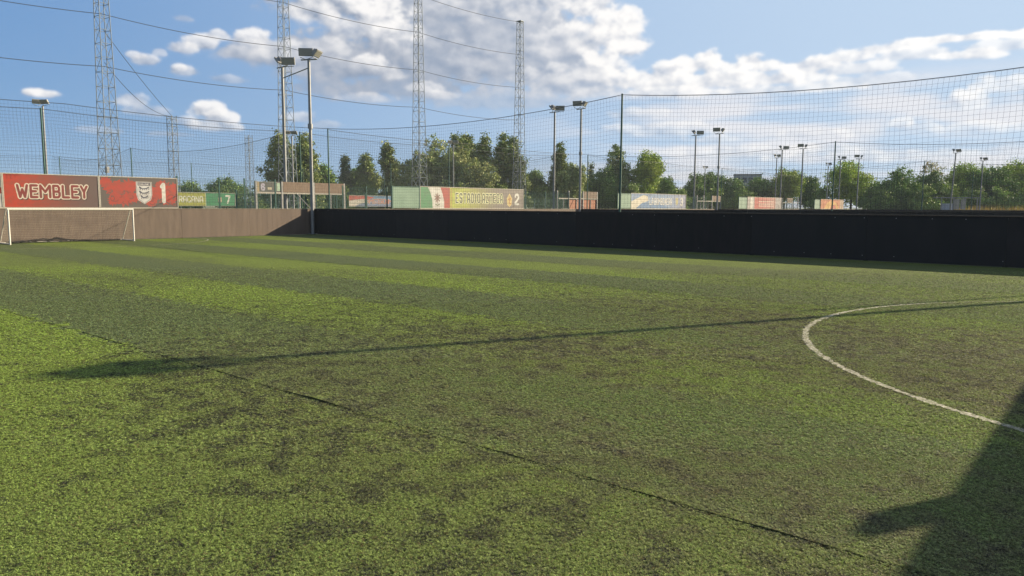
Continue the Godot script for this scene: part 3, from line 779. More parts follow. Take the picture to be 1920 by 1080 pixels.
# ------------------------------------------------------------------ goal
func make_goal():
	var n0 := 9.31
	var n1 := 13.88
	var f := -32.79
	var b := -34.0
	var hgt := 1.35
	var o := thing("football_goal", "white five-a-side goal with a sagging net against the brown boards", "goal", W(f, 0, (n0 + n1) / 2))
	var hw := (n1 - n0) / 2
	var r := 0.03
	for e in 2:
		var z := hw * (1 if e else -1)
		part("post", tube_mesh(Vector3(0, 0.004, z), Vector3(0, hgt - 0.005, z), r, r, 12), M.white, o)
		part("brace", tube_mesh(Vector3(-0.25, hgt - 0.02, z), Vector3(b - f + 0.04, 0.03, z), 0.02, 0.02, 8), M.white, o)
		part("stub", tube_mesh(Vector3(0.0, hgt - 0.02, z), Vector3(-0.25, hgt - 0.02, z), 0.02, 0.02, 8), M.white, o)
		part("ground_bar", tube_mesh(Vector3(-0.02, 0.028, z), Vector3(b - f, 0.028, z), 0.022, 0.022, 8), M.white, o)
	part("crossbar", tube_mesh(Vector3(0, hgt, -hw - r), Vector3(0, hgt, hw + r), 0.034, 0.034, 12), M.white, o)
	part("back_bar", tube_mesh(Vector3(b - f, 0.028, -hw), Vector3(b - f, 0.028, hw), 0.022, 0.022, 8), M.white, o)
	# net: roof and back in one curve, plus two sides
	var sh := Shape.new()
	var prof := func(t: float, z: float) -> Vector3:
		var sag := 0.10 * sin(PI * t) * (0.6 + 0.4 * sin(z * 2.1))
		if t < 0.18: return Vector3(-0.25 * t / 0.18, hgt - 0.02 - 0.02 * sin(PI * t / 0.18), z)
		var u := (t - 0.18) / 0.82
		return Vector3(lerpf(-0.25, b - f + 0.05, u) + sag * 0.8, lerpf(hgt - 0.03, 0.04, u) - sag * 0.5, z)
	var nz := 46
	for i in nz + 1:
		var z := lerpf(-hw, hw, float(i) / nz)
		var pts := PackedVector3Array()
		for k in 15: pts.append(prof.call(k / 14.0, z))
		sh.thread(pts, 0.0022, Vector3(0, 0, 1), Vector3(0.8, 0.6, 0))
	for k in 17:
		var pts := PackedVector3Array()
		for i in 24: pts.append(prof.call(k / 16.0, lerpf(-hw, hw, i / 23.0)))
		sh.thread(pts, 0.0022, Vector3(0.8, 0.6, 0), Vector3(-0.6, 0.8, 0))
	part("net", sh.mesh(), M.goal_net, o)
	var sd := Shape.new()
	for i in 12:
		var u := (i + 0.5) / 12.0
		var x := lerpf(0, b - f, u)
		var top := hgt if x > -0.25 else lerpf(hgt, 0.04, (x + 0.25) / (b - f + 0.25))
		sd.thread(PackedVector3Array([Vector3(x, 0.04, 0), Vector3(x + 0.01, top / 2, 0.02), Vector3(x, top, 0)]), 0.0022, Vector3.RIGHT, Vector3.BACK)
	for i in 13:
		var y := (i + 0.5) / 13.0 * hgt
		var x1 := lerpf(-0.25, b - f, 1.0 - y / hgt)
		sd.thread(PackedVector3Array([Vector3(0, y, 0), Vector3(x1 / 2, y - 0.02, 0.02), Vector3(x1, y, 0)]), 0.0022, Vector3.UP, Vector3.BACK)
	var side := sd.mesh()
	for e in 2: part("side_net", side, M.goal_net, o, Vector3(0, 0, hw * (1 if e else -1)))
	# slack netting gathered on the ground
	var heap := Shape.new()
	var wob := FastNoiseLite.new(); wob.seed = 3; wob.frequency = 1.1
	for k in 16:
		var pts := PackedVector3Array()
		for i in 40:
			var z := lerpf(-hw + 0.25, hw - 0.15, i / 39.0)
			var hump := 0.05 + 0.16 * exp(-pow((z - 0.7) / 1.0, 2.0))
			pts.append(Vector3(b - f + 0.12 + 0.35 * (k / 15.0) + 0.05 * wob.get_noise_2d(z * 2, k * 3.0), 0.03 + hump * absf(sin(k * 1.9 + z * 0.6)) * (0.6 + 0.4 * wob.get_noise_2d(z * 3, k)), z))
		heap.thread(pts, 0.007, Vector3.UP, Vector3.RIGHT)
	part("slack_net", heap.mesh(), M.dark_net, o)

# ------------------------------------------------------------------ netting
func net_mesh(L: float, spans: Array, lo: float, hi: float, sag: float, cell: float, r: float, sd: int) -> ArrayMesh:
	var sh := Shape.new()
	var wob := FastNoiseLite.new(); wob.seed = sd; wob.frequency = 0.45; wob.fractal_octaves = 2
	var at := func(x: float, t: float) -> Vector3:
		var k := 0
		while k < spans.size() - 2 and x > spans[k + 1]: k += 1
		var u := clampf((x - spans[k]) / (spans[k + 1] - spans[k]), 0.0, 1.0)
		var top := hi - sag * 4.0 * u * (1.0 - u)
		var slack := 0.16 * wob.get_noise_2d(x * 0.7, t * 4.0) * sin(PI * minf(t * 1.15, 1.0))
		return Vector3(x + slack * 0.8 + 0.05 * smoothstep(0.8, 1.0, t) * sin(x * 0.9), lerpf(lo, top, t) + slack * 0.35, slack)
	var cols := int(L / cell)
	var rows := int((hi - sag * 0.6 - lo) / cell)
	for i in cols + 1:
		var x := L * i / cols
		var pts := PackedVector3Array()
		for k in 8: pts.append(at.call(x, k / 7.0))
		sh.thread(pts, r, Vector3.RIGHT, Vector3.BACK)
	var seg := int(L / 0.7)
	for k in rows + 1:
		var pts := PackedVector3Array()
		for i in seg + 1: pts.append(at.call(L * i / seg, float(k) / rows))
		sh.thread(pts, r, Vector3.UP, Vector3.BACK)
	return sh.mesh()

func cable_mesh(spans: Array, hi: float, sag: float, r: float) -> ArrayMesh:
	var pts := PackedVector3Array()
	for k in spans.size() - 1:
		for i in 17:
			if k > 0 and i == 0: continue
			var u := i / 16.0
			pts.append(Vector3(lerpf(spans[k], spans[k + 1], u), hi - sag * 4.0 * u * (1.0 - u), 0))
	var sh := Shape.new()
	sh.thread(pts, r, Vector3.UP, Vector3.BACK)
	return sh.mesh()

func netting(label: String, at: Vector3, turn: float, L: float, spans: Array, sag: float, cell: float, r: float, posts: Array, sd: int, group: String) -> Node3D:
	var o := thing("netting", label, "net", at, turn, group)
	part("net", net_mesh(L, spans, 1.40, 5.66, sag, cell, r, sd), M.net, o)
	part("cable", cable_mesh(spans, 5.68, sag, 0.012), M.cable, o)
	for x in posts:
		part("post", tube_mesh(Vector3(x, WALL, -0.01), Vector3(x, 5.72, -0.01), 0.042, 0.036, 10), M.green_post, o)
	return o

func make_nets():
	var side := netting("dark netting with a green post over the long side boards", W(END, 0, 24.02), 0.0, 36.5, [0.0, 19.3, 36.5], 0.48, 0.138, 0.0025, [19.3, 36.5], 1, "long side nets")
	for k in range(1, 4):
		copy(side, W(END, 0, 24.02 + COL * k), ["netting between the pitches numbered two and three", "netting between the pitch numbered three and the next", "netting along the pitch with the orange banner"][k - 1], "long side nets")
	var end := netting("dark netting over the brown boards behind the goal", W(END - 0.09, 0, 0), PI / 2, 24.0, [0.0, 12.0, 24.0], 0.12, 0.138, 0.0025, [0.0], 2, "end nets")
	for k in range(1, 4):
		copy(end, W(END - 0.09, 0, COL * k), "netting over the boards behind the banner " + ["numbered two", "numbered three", "with a broad red middle"][k - 1], "end nets")
	# the second row of pitches, back to back with the first
	var e2 := netting("second net hanging behind the one over the goal end", W(-37.0, 0, 0), PI / 2, 24.0, [0.0, 12.0, 24.0], 0.16, 0.138, 0.0025, [0.0, 12.0], 3, "end nets")
	copy(e2, W(-37.0, 0, COL), "second net hanging behind the banner numbered two", "end nets")
	copy(e2, W(-73.6, 0, 0), "farther net before the lattice masts", "end nets")
	copy(e2, W(-73.6, 0, COL), "net above the yellow and green banner", "end nets")
	copy(e2, W(-73.6, 0, 2 * COL), "net above the red white and blue banner", "end nets")
	var s2 := netting("net between back pitches, carried by a green post half way", W(-73.5, 0, 24.5), 0.0, 36.5, [0.0, 15.8, 36.5], 0.6, 0.138, 0.0025, [15.8], 4, "long side nets")
	copy(s2, W(-73.5, 0, 24.5 + COL), "net between back pitches beyond the gate boards", "long side nets")

# ------------------------------------------------------------------ floodlights
func floodlight(label: String, at: Vector3, hgt: float, heads: Array, arm: Vector3) -> Node3D:
	# heads: [turn in degrees about up (0 faces +z), tilt down in degrees, offset]
	var o := thing("floodlight", label, "floodlight", at, 0.0, "floodlight poles")
	part("pole", tube_mesh(Vector3(0, 0.0, 0), Vector3(0, hgt, 0), 0.098, 0.074, 14), M.steel, o)
	part("base_plate", box_mesh(Vector3(0.34, 0.03, 0.34)), M.steel, o, Vector3(0, 0.03, 0))
	part("crossarm", tube_mesh(Vector3(0, hgt + 0.02, 0) - arm, Vector3(0, hgt + 0.02, 0) + arm, 0.035, 0.035, 8), M.steel, o)
	for h in heads:
		var b := Basis(Vector3.UP, deg_to_rad(h[0])) * Basis(Vector3.RIGHT, deg_to_rad(h[1]))
		var c: Vector3 = Vector3(0, hgt + 0.30, 0) + h[2]
		var lamp := Shape.new()
		lamp.box(c, Vector3(0.74, 0.40, 0.09), b)
		lamp.box(c + b * Vector3(0, 0, -0.10), Vector3(0.5, 0.28, 0.12), b)
		for k in 5: lamp.box(c + b * Vector3(-0.22 + 0.11 * k, 0, -0.17), Vector3(0.02, 0.28, 0.05), b)   # cooling fins
		var body := part("lamp_head", lamp.mesh(), M.lamp_body, o)
		var g := Shape.new()
		g.box(c + b * Vector3(0, 0, 0.055), Vector3(0.68, 0.33, 0.012), b)
		for k in 4: g.box(c + b * Vector3(0, -0.135 + 0.09 * k, 0.072), Vector3(0.68, 0.014, 0.03), b)   # louvres
		part("lamp_glass", g.mesh(), M.lamp_glass, body)
		var y := Shape.new()
		y.tube(c + b * Vector3(-0.3, -0.27, 0), Vector3(0, hgt + 0.02, 0) + h[2] * Vector3(1, 0, 1), 0.02, 0.02, 6)
		y.tube(c + b * Vector3(0.3, -0.27, 0), Vector3(0, hgt + 0.02, 0) + h[2] * Vector3(1, 0, 1), 0.02, 0.02, 6)
		part("bracket", y.mesh(), M.steel, body)
	return o

func make_floodlights():
	var inward := [[62.0, 32.0, Vector3(-0.15, 0.12, 0.1)], [118.0, 48.0, Vector3(0.42, 0.0, 0.22)]]
	var a := floodlight("grey floodlight pole standing in the corner of the end and side boards", W(END + 0.18, 0, 23.78), 9.15, [[45.0, 6.0, Vector3(-0.10, 0.10, 0.1)], [122.0, 38.0, Vector3(0.42, 0.02, -0.25)]], Vector3(0.4, 0, -0.2))
	part("collar", tube_mesh(Vector3(0, 5.6, 0), Vector3(0, 5.85, 0), 0.13, 0.13, 12), M.steel, a)
	part("tie_bar", tube_mesh(Vector3(-0.02, 8.75, 0), Vector3(-2.75, 8.55, -0.25), 0.03, 0.03, 8), M.steel, a)
	var b := floodlight("grey floodlight pole behind the boards, tied by a bar to the corner pole", W(-37.05, 0, 24.1), 9.15, [[-75.0, 40.0, Vector3(-0.35, 0.10, -0.15)], [38.0, 10.0, Vector3(0.45, 0.0, -0.1)]], Vector3(0.5, 0, 0))
	var other := ["between the banners numbered two and three", "between the banner numbered three and the red one", "between the red and the orange banner", "past the orange banner"]
	for k in range(1, 5):
		var fa := floodlight("floodlight pole at the pitch corner " + other[k - 1], W(END + 0.1, 0, 23.78 + COL * k), 9.15, [[20.0, 15.0, Vector3(-0.3, 0.15, 0.1)], [110.0, 30.0, Vector3(0.42, 0.05, 0.1)]], Vector3(0.5, 0, 0.1))
		part("collar", tube_mesh(Vector3(0, 5.6, 0), Vector3(0, 5.85, 0), 0.13, 0.13, 12), M.steel, fa)
		floodlight("floodlight pole just behind the one " + other[k - 1], W(-37.0, 0, 24.1 + COL * k), 9.15, [[-75.0, 40.0, Vector3(-0.35, 0.10, -0.15)], [38.0, 10.0, Vector3(0.45, 0.0, -0.1)]], Vector3(0.5, 0, 0))
	for q in [[-73.2, 23.9, "far floodlight pole beside the first lattice mast", 9.9], [-73.2, 48.6, "far floodlight pole behind the gate boards", 9.2], [-73.2, 74.2, "far floodlight pole before the willows", 9.9]]:
		floodlight(q[2], W(q[0], 0, q[1]), q[3], [[80.0, 25.0, Vector3(-0.35, 0.1, 0.3)], [30.0, 35.0, Vector3(0.45, 0.05, 0.0)]], Vector3(0.5, 0, 0.1))
	for q in [[-69.4, 144.0, "small floodlight pole before the dark trees, left of the grey block", 9.4], [-45.0, 118.7, "floodlight pole before the dome-shaped tree", 9.4], [-45.0, 144.2, "floodlight pole before the broad yellow-green tree", 9.3], [-20.0, 116.3, "leaning floodlight pole by the small shelter", 9.0], [-19.6, 137.8, "floodlight pole past the small shelter", 9.0]]:
		var o := floodlight(String(q[2]).replace(", left of the grey block", " near the grey block"), W(q[0], 0, q[1]), q[3], [[-80.0, 25.0, Vector3(-0.35, 0.1, 0.0)], [-30.0, 30.0, Vector3(0.3, 0.05, 0.0)]], Vector3(0.4, 0, 0.1))
		if q[1] == 116.3: o.rotation.z = deg_to_rad(-1.6)
	# at the other end of the long boards: its shadow crosses the turf
	floodlight("floodlight pole at the far end of the long side boards", W(2.75, 0, 23.78), 9.1, [[-82.0, 28.0, Vector3(-0.12, 0.08, 0.0)], [-112.0, 30.0, Vector3(0.14, 0.04, 0.1)]], Vector3(0.3, 0, 0.0))

# ------------------------------------------------------------------ masts and their cables
func mast(called: String, label: String, at: Vector3, hgt: float, w0: float, w1: float, bay: float, turn: float, group: String) -> Node3D:
	var o := thing(called, label, "mast", at, turn, group)
	var half := func(y: float) -> float: return 0.5 * (lerpf(w0, w1, pow(clampf(y / hgt, 0.0, 1.0), 0.75)))
	var corner := func(k: int, y: float) -> Vector3:
		var q: float = half.call(y)
		return Vector3(q * [1, 1, -1, -1][k], y, q * [1, -1, -1, 1][k])
	for k in 4:
		var sh := Shape.new()
		var n := 6
		for i in n: sh.tube(corner.call(k, hgt * i / n), corner.call(k, hgt * (i + 1) / n), 0.046, 0.042, 6, i == 0 or i == n - 1)
		part("leg", sh.mesh(), M.mast, o)
	for k in 4:
		var sh := Shape.new()
		var y := 0.3
		var flip := false
		while y < hgt - 0.2:
			var dy := bay * lerpf(1.0, 0.55, y / hgt)
			var y2 := minf(y + dy, hgt - 0.05)
			var a: Vector3 = corner.call(k, y); var b: Vector3 = corner.call((k + 1) % 4, y)
			var c: Vector3 = corner.call(k, y2); var d: Vector3 = corner.call((k + 1) % 4, y2)
			sh.tube(a, b, 0.026, 0.026, 5, false)
			if y < hgt * 0.28:
				sh.tube(a, d, 0.022, 0.022, 5, false); sh.tube(b, c, 0.022, 0.022, 5, false)
			elif flip: sh.tube(a, d, 0.022, 0.022, 5, false)
			else: sh.tube(b, c, 0.022, 0.022, 5, false)
			flip = not flip
			y = y2
		part("bracing", sh.mesh(), M.mast, o)
	part("footing", box_mesh(Vector3(w0 + 0.5, 0.3, w0 + 0.5)), M.concrete, o, Vector3(0, 0.0, 0))
	return o

func span(label: String, a: Vector3, b: Vector3, sag: float, r: float, group: String):
	var pts := PackedVector3Array()
	for i in 21:
		var u := i / 20.0
		pts.append(a.lerp(b, u) - Vector3(0, sag * 4.0 * u * (1.0 - u), 0) - a)
	var sh := Shape.new()
	var side := (b - a).cross(Vector3.UP).normalized()
	sh.thread(pts, r, Vector3.UP, side)
	var o := part(numbered("mast_cable"), sh.mesh(), M.cable, self, a)
	tag(o, label, "cable", group, "thing")

func make_masts():
	var spots := [W(-80.1, 0, 11.4), W(-79.06, 0, 31.48), W(-78.27, 0, 51.26), W(-77.04, 0, 71.41), W(-75.78, 0, 91.60)]
	var which := ["tall lattice mast outside the fence past the goal end", "tall lattice mast standing behind the red banner", "tall lattice mast behind the tied pair of floodlight poles", "tall lattice mast behind the banner numbered two, at its flag end", "tall lattice mast ending below the clouds, behind the poplars"]
	for i in 5:
		if i > 0:
			var o := mast("lattice_mast", which[i], spots[i], 30.0, 1.75, 0.72, 1.75, deg_to_rad(6.0), "row of tall masts")
			if i == 1: part("junction_box", box_mesh(Vector3(0.35, 0.6, 0.25)), M.lamp_body, o, Vector3(0.8, 4.9, 0.7))
			part("top_ring", box_mesh(Vector3(0.9, 0.06, 0.9)), M.mast, o, Vector3(0, 30.0, 0))
	for lv in [15.0, 20.0, 25.0, 29.9]:
		for i in 4:
			span("thin %s cable sagging between the masts %s" % [["lowest", "second lowest", "second highest", "topmost"][int(lv / 5.0 + 0.1) - 3 if lv < 29 else 3], ["past and behind the red banner", "behind red banner and floodlight pair", "behind floodlight pair and flag", "behind the flag and poplars"][i]], spots[i] + Vector3(0, lv, 0), spots[i + 1] + Vector3(0, lv, 0), 0.42, 0.035, "cables at %d metres" % int(round(lv)))
	var m1 := mast("short_mast", "short lattice mast joined to the first tall one by two slack lines", W(-99.0, 0, 47.5), 13.2, 0.95, 0.85, 1.6, 0.3, "short masts")
	mast("short_mast", "short lattice mast far behind the green mesh fence", W(-118.0, 0, 69.8), 13.4, 1.0, 0.85, 1.6, 0.2, "short masts")
	span("upper taut line from the first tall mast down to a short mast", spots[1] + Vector3(0, 18.6, 0), W(-99.0, 13.2, 47.5), 0.3, 0.03, "lines to the short mast")
	span("lower slack line from the first tall mast down to a short mast", spots[1] + Vector3(0, 15.4, 0), W(-99.0, 13.1, 47.5), 1.2, 0.03, "lines to the short mast")

# ------------------------------------------------------------------ mesh fences and gates
func mesh_panel(w: float, h: float) -> ArrayMesh:
	var s := Shape.new()
	var x := 0.0
	while x <= w + 0.001:
		s.thread(PackedVector3Array([Vector3(x, 0, 0), Vector3(x, h, 0)]), 0.0034, Vector3.RIGHT, Vector3.BACK)
		x += 0.066
	var y := 0.0
	while y <= h + 0.001:
		s.thread(PackedVector3Array([Vector3(0, y, 0), Vector3(w, y, 0)]), 0.0042, Vector3.UP, Vector3.BACK)
		y += 0.2
	return s.mesh()

func weld_fence(label: String, s: float, n0: float, y0: float, y1: float, ws: Array):
	var o := thing("mesh_fence", label, "fence", W(s, 0.0, n0), PI / 2, "green mesh fences")
	var x := 0.0
	part("post", box_mesh(Vector3(0.06, y1 + 0.06, 0.06)), M.green_post, o, Vector3(0, (y1 + 0.06) / 2, 0))
	for w in ws:
		part("mesh_panel", mesh_panel(w - 0.06, y1 - y0), M.green_mesh, o, Vector3(x + 0.03, y0, 0.035))
		part("post", box_mesh(Vector3(0.06, y1 + 0.06, 0.06)), M.green_post, o, Vector3(x + w, (y1 + 0.06) / 2, 0))
		x += w

func gate(label: String, at: Vector3, boards_: Array, sign_: bool, orange: bool):
	# three bays along n: a sign bay and two boarded ones
	var o := thing("gate_frame", label, "gate", at, PI / 2, "gates between the pitches")
	var xs := [0.0, 1.6, 3.7, 5.85]
	for i in 4:
		part("post", box_mesh(Vector3(0.10, 2.86, 0.10)), M.frame_grey, o, Vector3(xs[i], 1.43, 0))
	for i in 3:
		var w: float = xs[i + 1] - xs[i]
		var mid: float = (xs[i] + xs[i + 1]) / 2
		part("lintel", box_mesh(Vector3(w - 0.104, 0.08, 0.08)), M.trim, o, Vector3(mid, 2.22, 0))
		part("mullion", box_mesh(Vector3(0.05, 2.17, 0.05)), M.frame_grey, o, Vector3(mid + 0.1, 1.09, 0))
		if boards_.has(i) and i == 0 and sign_:
			var p := Print.new(160, 56, rgb8(96, 94, 92))
			write(p, "6", 30, 12, 18, 34, 0, 10, rgb8(214, 208, 232))
			p.im.fill_rect(Rect2i(70, 30, 28, 14), rgb8(220, 206, 176))
			p.im.fill_rect(Rect2i(132, 4, 24, 46), rgb8(196, 226, 196))
			p.im.fill_rect(Rect2i(0, 0, 14, 56), rgb8(206, 182, 136))
			var m := StandardMaterial3D.new()
			m.albedo_texture = p.texture()
			m.albedo_color = Color(0.70, 0.70, 0.70)
			m.roughness = 0.6
			var b := part("sign", box_mesh(Vector3(w - 0.104, 0.56, 0.03)), M.frame_grey, o, Vector3(mid, 2.545, 0))
			part("printed_sheet", panel_mesh(w - 0.13, 0.53), m, b, Vector3(0, 0, 0.006))
		elif boards_.has(i):
			part("top_board", box_mesh(Vector3(w - 0.104, 0.58, 0.04)), M.board_tan, o, Vector3(mid, 2.555, 0.035))
		if orange and i > 0:
			part("infill_board", box_mesh(Vector3(w - 0.12, 0.9, 0.03)), M.orange_board, o, Vector3(mid, 1.72, -0.045))
	part("stay", tube_mesh(Vector3(2.5, 2.2, 0.05), Vector3(2.9, 1.3, 0.9), 0.025, 0.025, 6), M.frame_grey, o)

func make_fences():
	weld_fence("green mesh fence on the brown boards between the banner and the gate boards", END - 0.42, 16.75, 1.30, 2.83, [2.1, 1.35, 1.75])
	weld_fence("green mesh fence between the gate boards and the plain panel by the banner numbered two", END - 0.42, 26.25, 1.30, 2.62, [1.7, 1.55])
	weld_fence("green mesh fence past the number two banner", END - 0.42, 42.2, 1.30, 2.62, [0.5, 2.4, 1.6, 1.4])
	weld_fence("green mesh fence past the number three banner", END - 0.42, 67.6, 1.30, 2.62, [2.4, 2.4])
	weld_fence("green mesh fence past the red banner", END - 0.42, 93.2, 1.30, 2.62, [2.4, 2.4])
	weld_fence("green mesh fence at the back beside the yellow and green banner", -73.7, 42.0, 0.1, 2.75, [2.5, 2.5, 2.5, 2.5, 2.5, 1.8])
	weld_fence("green mesh fence at the back past the red white and blue banner", -73.7, 67.0, 0.1, 2.75, [2.5, 2.5, 2.5, 2.5, 2.5, 2.5])
	weld_fence("green mesh fence at the back before the poplars", -73.7, 83.0, 0.1, 2.75, [2.5, 2.5, 2.5, 2.5, 2.5, 2.5, 2.5, 2.5])
	weld_fence("green mesh fence closing the bays of the gate frame with the number sign", -37.6, 21.4, 0.1, 2.30, [2.2, 2.2, 2.2, 2.2])
	gate("boarded gate frame with a number sign, behind the tied floodlight poles", W(-36.8, 0, 22.1), [0, 1, 2], true, false)
	gate("boarded gate frame with orange infill past the number two banner", W(-36.8, 0, 49.4), [2], false, true)
	gate("boarded gate frame past the number three banner", W(-36.8, 0, 74.6), [2], false, false)
	gate("boarded gate frame past the red banner", W(-36.8, 0, 99.7), [1], false, false)
	# small shelter at the edge of the site
	var o := thing("shelter", "small open shelter with pale panels by the leaning floodlight", "shelter", W(-22.6, 0, 124.8), deg_to_rad(40.0))
	for i in 4: part("post", box_mesh(Vector3(0.12, 3.1, 0.12)), M.frame_grey, o, Vector3(1.75 * i, 1.55, 0))
	part("roof", box_mesh(Vector3(5.6, 0.12, 2.0)), M.frame_grey, o, Vector3(2.6, 3.16, -0.9))
	for i in 2: part("panel", box_mesh(Vector3(0.75, 1.5, 0.05)), M.trim, o, Vector3(2.2 + 0.95 * i, 2.2, 0.09))
	part("low_panel", box_mesh(Vector3(1.6, 1.4, 0.05)), M.concrete, o, Vector3(0.88, 1.6, 0))

# ------------------------------------------------------------------ trees
# [kind, s, n, height, half width]
const TREES := [["b",-145.8,73.3,5.9,3.2],["b",-140.5,77.8,6.8,3.7],["p",-99.9,64.9,12.7,2.5],["p",-95.9,65.7,11.8,1.9],["b",-98.9,71.0,7.7,1.9],["c",-110.0,83.9,11.1,1.5],["b",-111.0,87.0,8.1,1.4],["p",-106.8,86.6,10.4,1.9],["p",-99.8,85.9,12.0,1.7],["w",-92.5,84.3,9.9,3.2],["w",-90.8,88.2,13.4,3.3],["p",-89.4,92.1,13.6,2.0],["p",-90.4,96.4,14.0,1.9],["p",-87.3,96.4,13.4,1.7],["w",-85.3,90.2,10.1,3.9],["p",-86.2,100.0,13.9,2.1],["p",-83.1,100.0,13.3,1.7],["b",-89.9,113.9,8.4,2.5],["p",-84.6,114.4,13.0,2.0],["w",-81.7,114.2,9.6,2.2],["c",-87.5,129.0,10.2,1.1],["b",-85.0,124.5,7.1,3.7],["p",-80.3,128.5,13.4,2.8],["r",-77.2,133.7,13.1,3.5],["b",-81.0,125.3,9.4,2.3],["b",-76.8,141.9,7.7,3.2],["b",-80.3,161.1,9.4,3.5],["b",-80.1,170.5,10.1,3.4],["b",-73.6,166.8,8.5,3.3],["b",-66.4,166.3,8.1,4.4],["r",-61.5,167.8,10.3,3.9],["b",-59.2,175.0,9.0,2.7],["r",-44.7,158.5,11.3,5.4],["b",-35.2,153.4,9.3,5.0],["o",-34.9,179.8,12.2,2.5],["b",-30.7,159.8,8.4,3.7],["r",-28.4,178.7,11.1,4.9],["b",-22.4,170.7,9.7,4.6],["r",-18.9,180.2,11.2,5.2],["s",-101.4,82.0,5.2,2.8],["s",-106.5,80.3,4.7,2.4],["s",-85.7,110.9,5.2,2.4],["s",-38.3,150.8,6.0,3.0],["s",-48.8,155.0,5.5,3.2],["b",-16.5,182.2,9.2,4.3],["b",-177.8,46.4,4.8,4.3],["s",-136.0,81.6,4.1,3.2],["s",-150.7,69.2,3.7,3.7],["s",-65.6,153.9,5.7,3.9],["s",-71.3,136.1,5.4,3.2],["s",-72.1,155.0,6.0,3.6],["s",-33.2,152.4,6.0,3.4],["s",-27.2,157.5,6.0,3.6],["s",-19.7,163.8,5.8,3.6],["s",-76.2,126.7,6.0,3.1],["s",-82.9,94.9,5.2,2.4],["s",-92.3,81.8,4.6,2.6],["s",-30.2,150.5,5.6,3.4],["s",-23.4,160.6,5.6,3.4],["s",-36.5,149.0,5.4,3.2],["s",-16.0,166.0,5.6,3.6]]
const TREE_LABELS := {
	0: "small round tree behind the yellow and green banner", 1: "round tree behind the green mesh fence by the yellow and green banner", 2: "tall dark poplar behind the tied floodlight poles", 3: "tall poplar of lighter green beside the corner floodlight", 4: "low round tree at the foot of the light green poplar",
	5: "lone slim conifer standing clear against the sky", 6: "small tree at the side of the lone slim conifer", 7: "short poplar between the lone conifer and the masts", 8: "pointed poplar bent by wind beside the willows", 9: "greyish willow behind the mast at the flag end of banner two", 10: "tall greyish willow with a rounded peak",
	20: "small far conifer between two poplar groups", 22: "dark leaning poplar behind the green net post", 23: "broad bright green tree beside the dark leaning poplar", 30: "dome-shaped green tree behind the red banner", 32: "broad yellow-green tree behind the orange banner", 34: "thin pale tree with open branches", 33: "dark broad tree beside the broad yellow-green one",
	11: "poplar with the first of three peaks above the willow mass", 12: "poplar with the middle of three peaks above the willow mass", 13: "dark poplar with the last of three peaks, beside the sky gap", 14: "broad bushy willow mass behind the lettering of banner two", 15: "tall full poplar just before the last tall mast", 16: "poplar partly hidden by the last tall mast", 17: "low dark tree in the gap past the last tall mast", 18: "pointed poplar behind the floodlight pair past banner two", 19: "bushy willow at the shoulder of the pointed poplar",
	21: "low spreading tree between the floodlight pair and the far conifer", 24: "small tree tucked against the dark leaning poplar", 25: "low tree past the broad bright green one", 26: "dark tree behind the floodlight pair past banner three", 27: "dark peaked tree next to the small far floodlight", 28: "low dark tree before the grey block", 29: "wide low tree between the grey block and the dome-shaped tree", 31: "small dark tree past the dome-shaped one", 35: "dark tree under the thin pale one", 36: "tall green tree behind the leaning floodlight", 37: "dark tree behind the floodlight past the shelter", 38: "tall bright tree behind the dry grass", 44: "tree at the end of the belt beyond the dry grass", 45: "low tree hidden by the red banner's flag board",
	39: "shrub at the foot of the short poplar", 40: "shrub at the foot of the lone slim conifer", 41: "shrub at the foot of the low dark tree in the gap", 42: "shrub between the yellow-green tree and the dark broad one", 43: "shrub behind the gap between red and orange banners", 46: "shrub behind the mesh fence next to the number sign", 47: "shrub behind the shield end of the red banner", 48: "shrub below the wide low tree", 49: "shrub below the low tree past the bright green one", 50: "shrub below the dark peaked tree", 54: "shrub below the dark leaning poplar", 55: "shrub between the willow mass and the full poplar", 56: "shrub at the foot of the wind-bent poplar"}

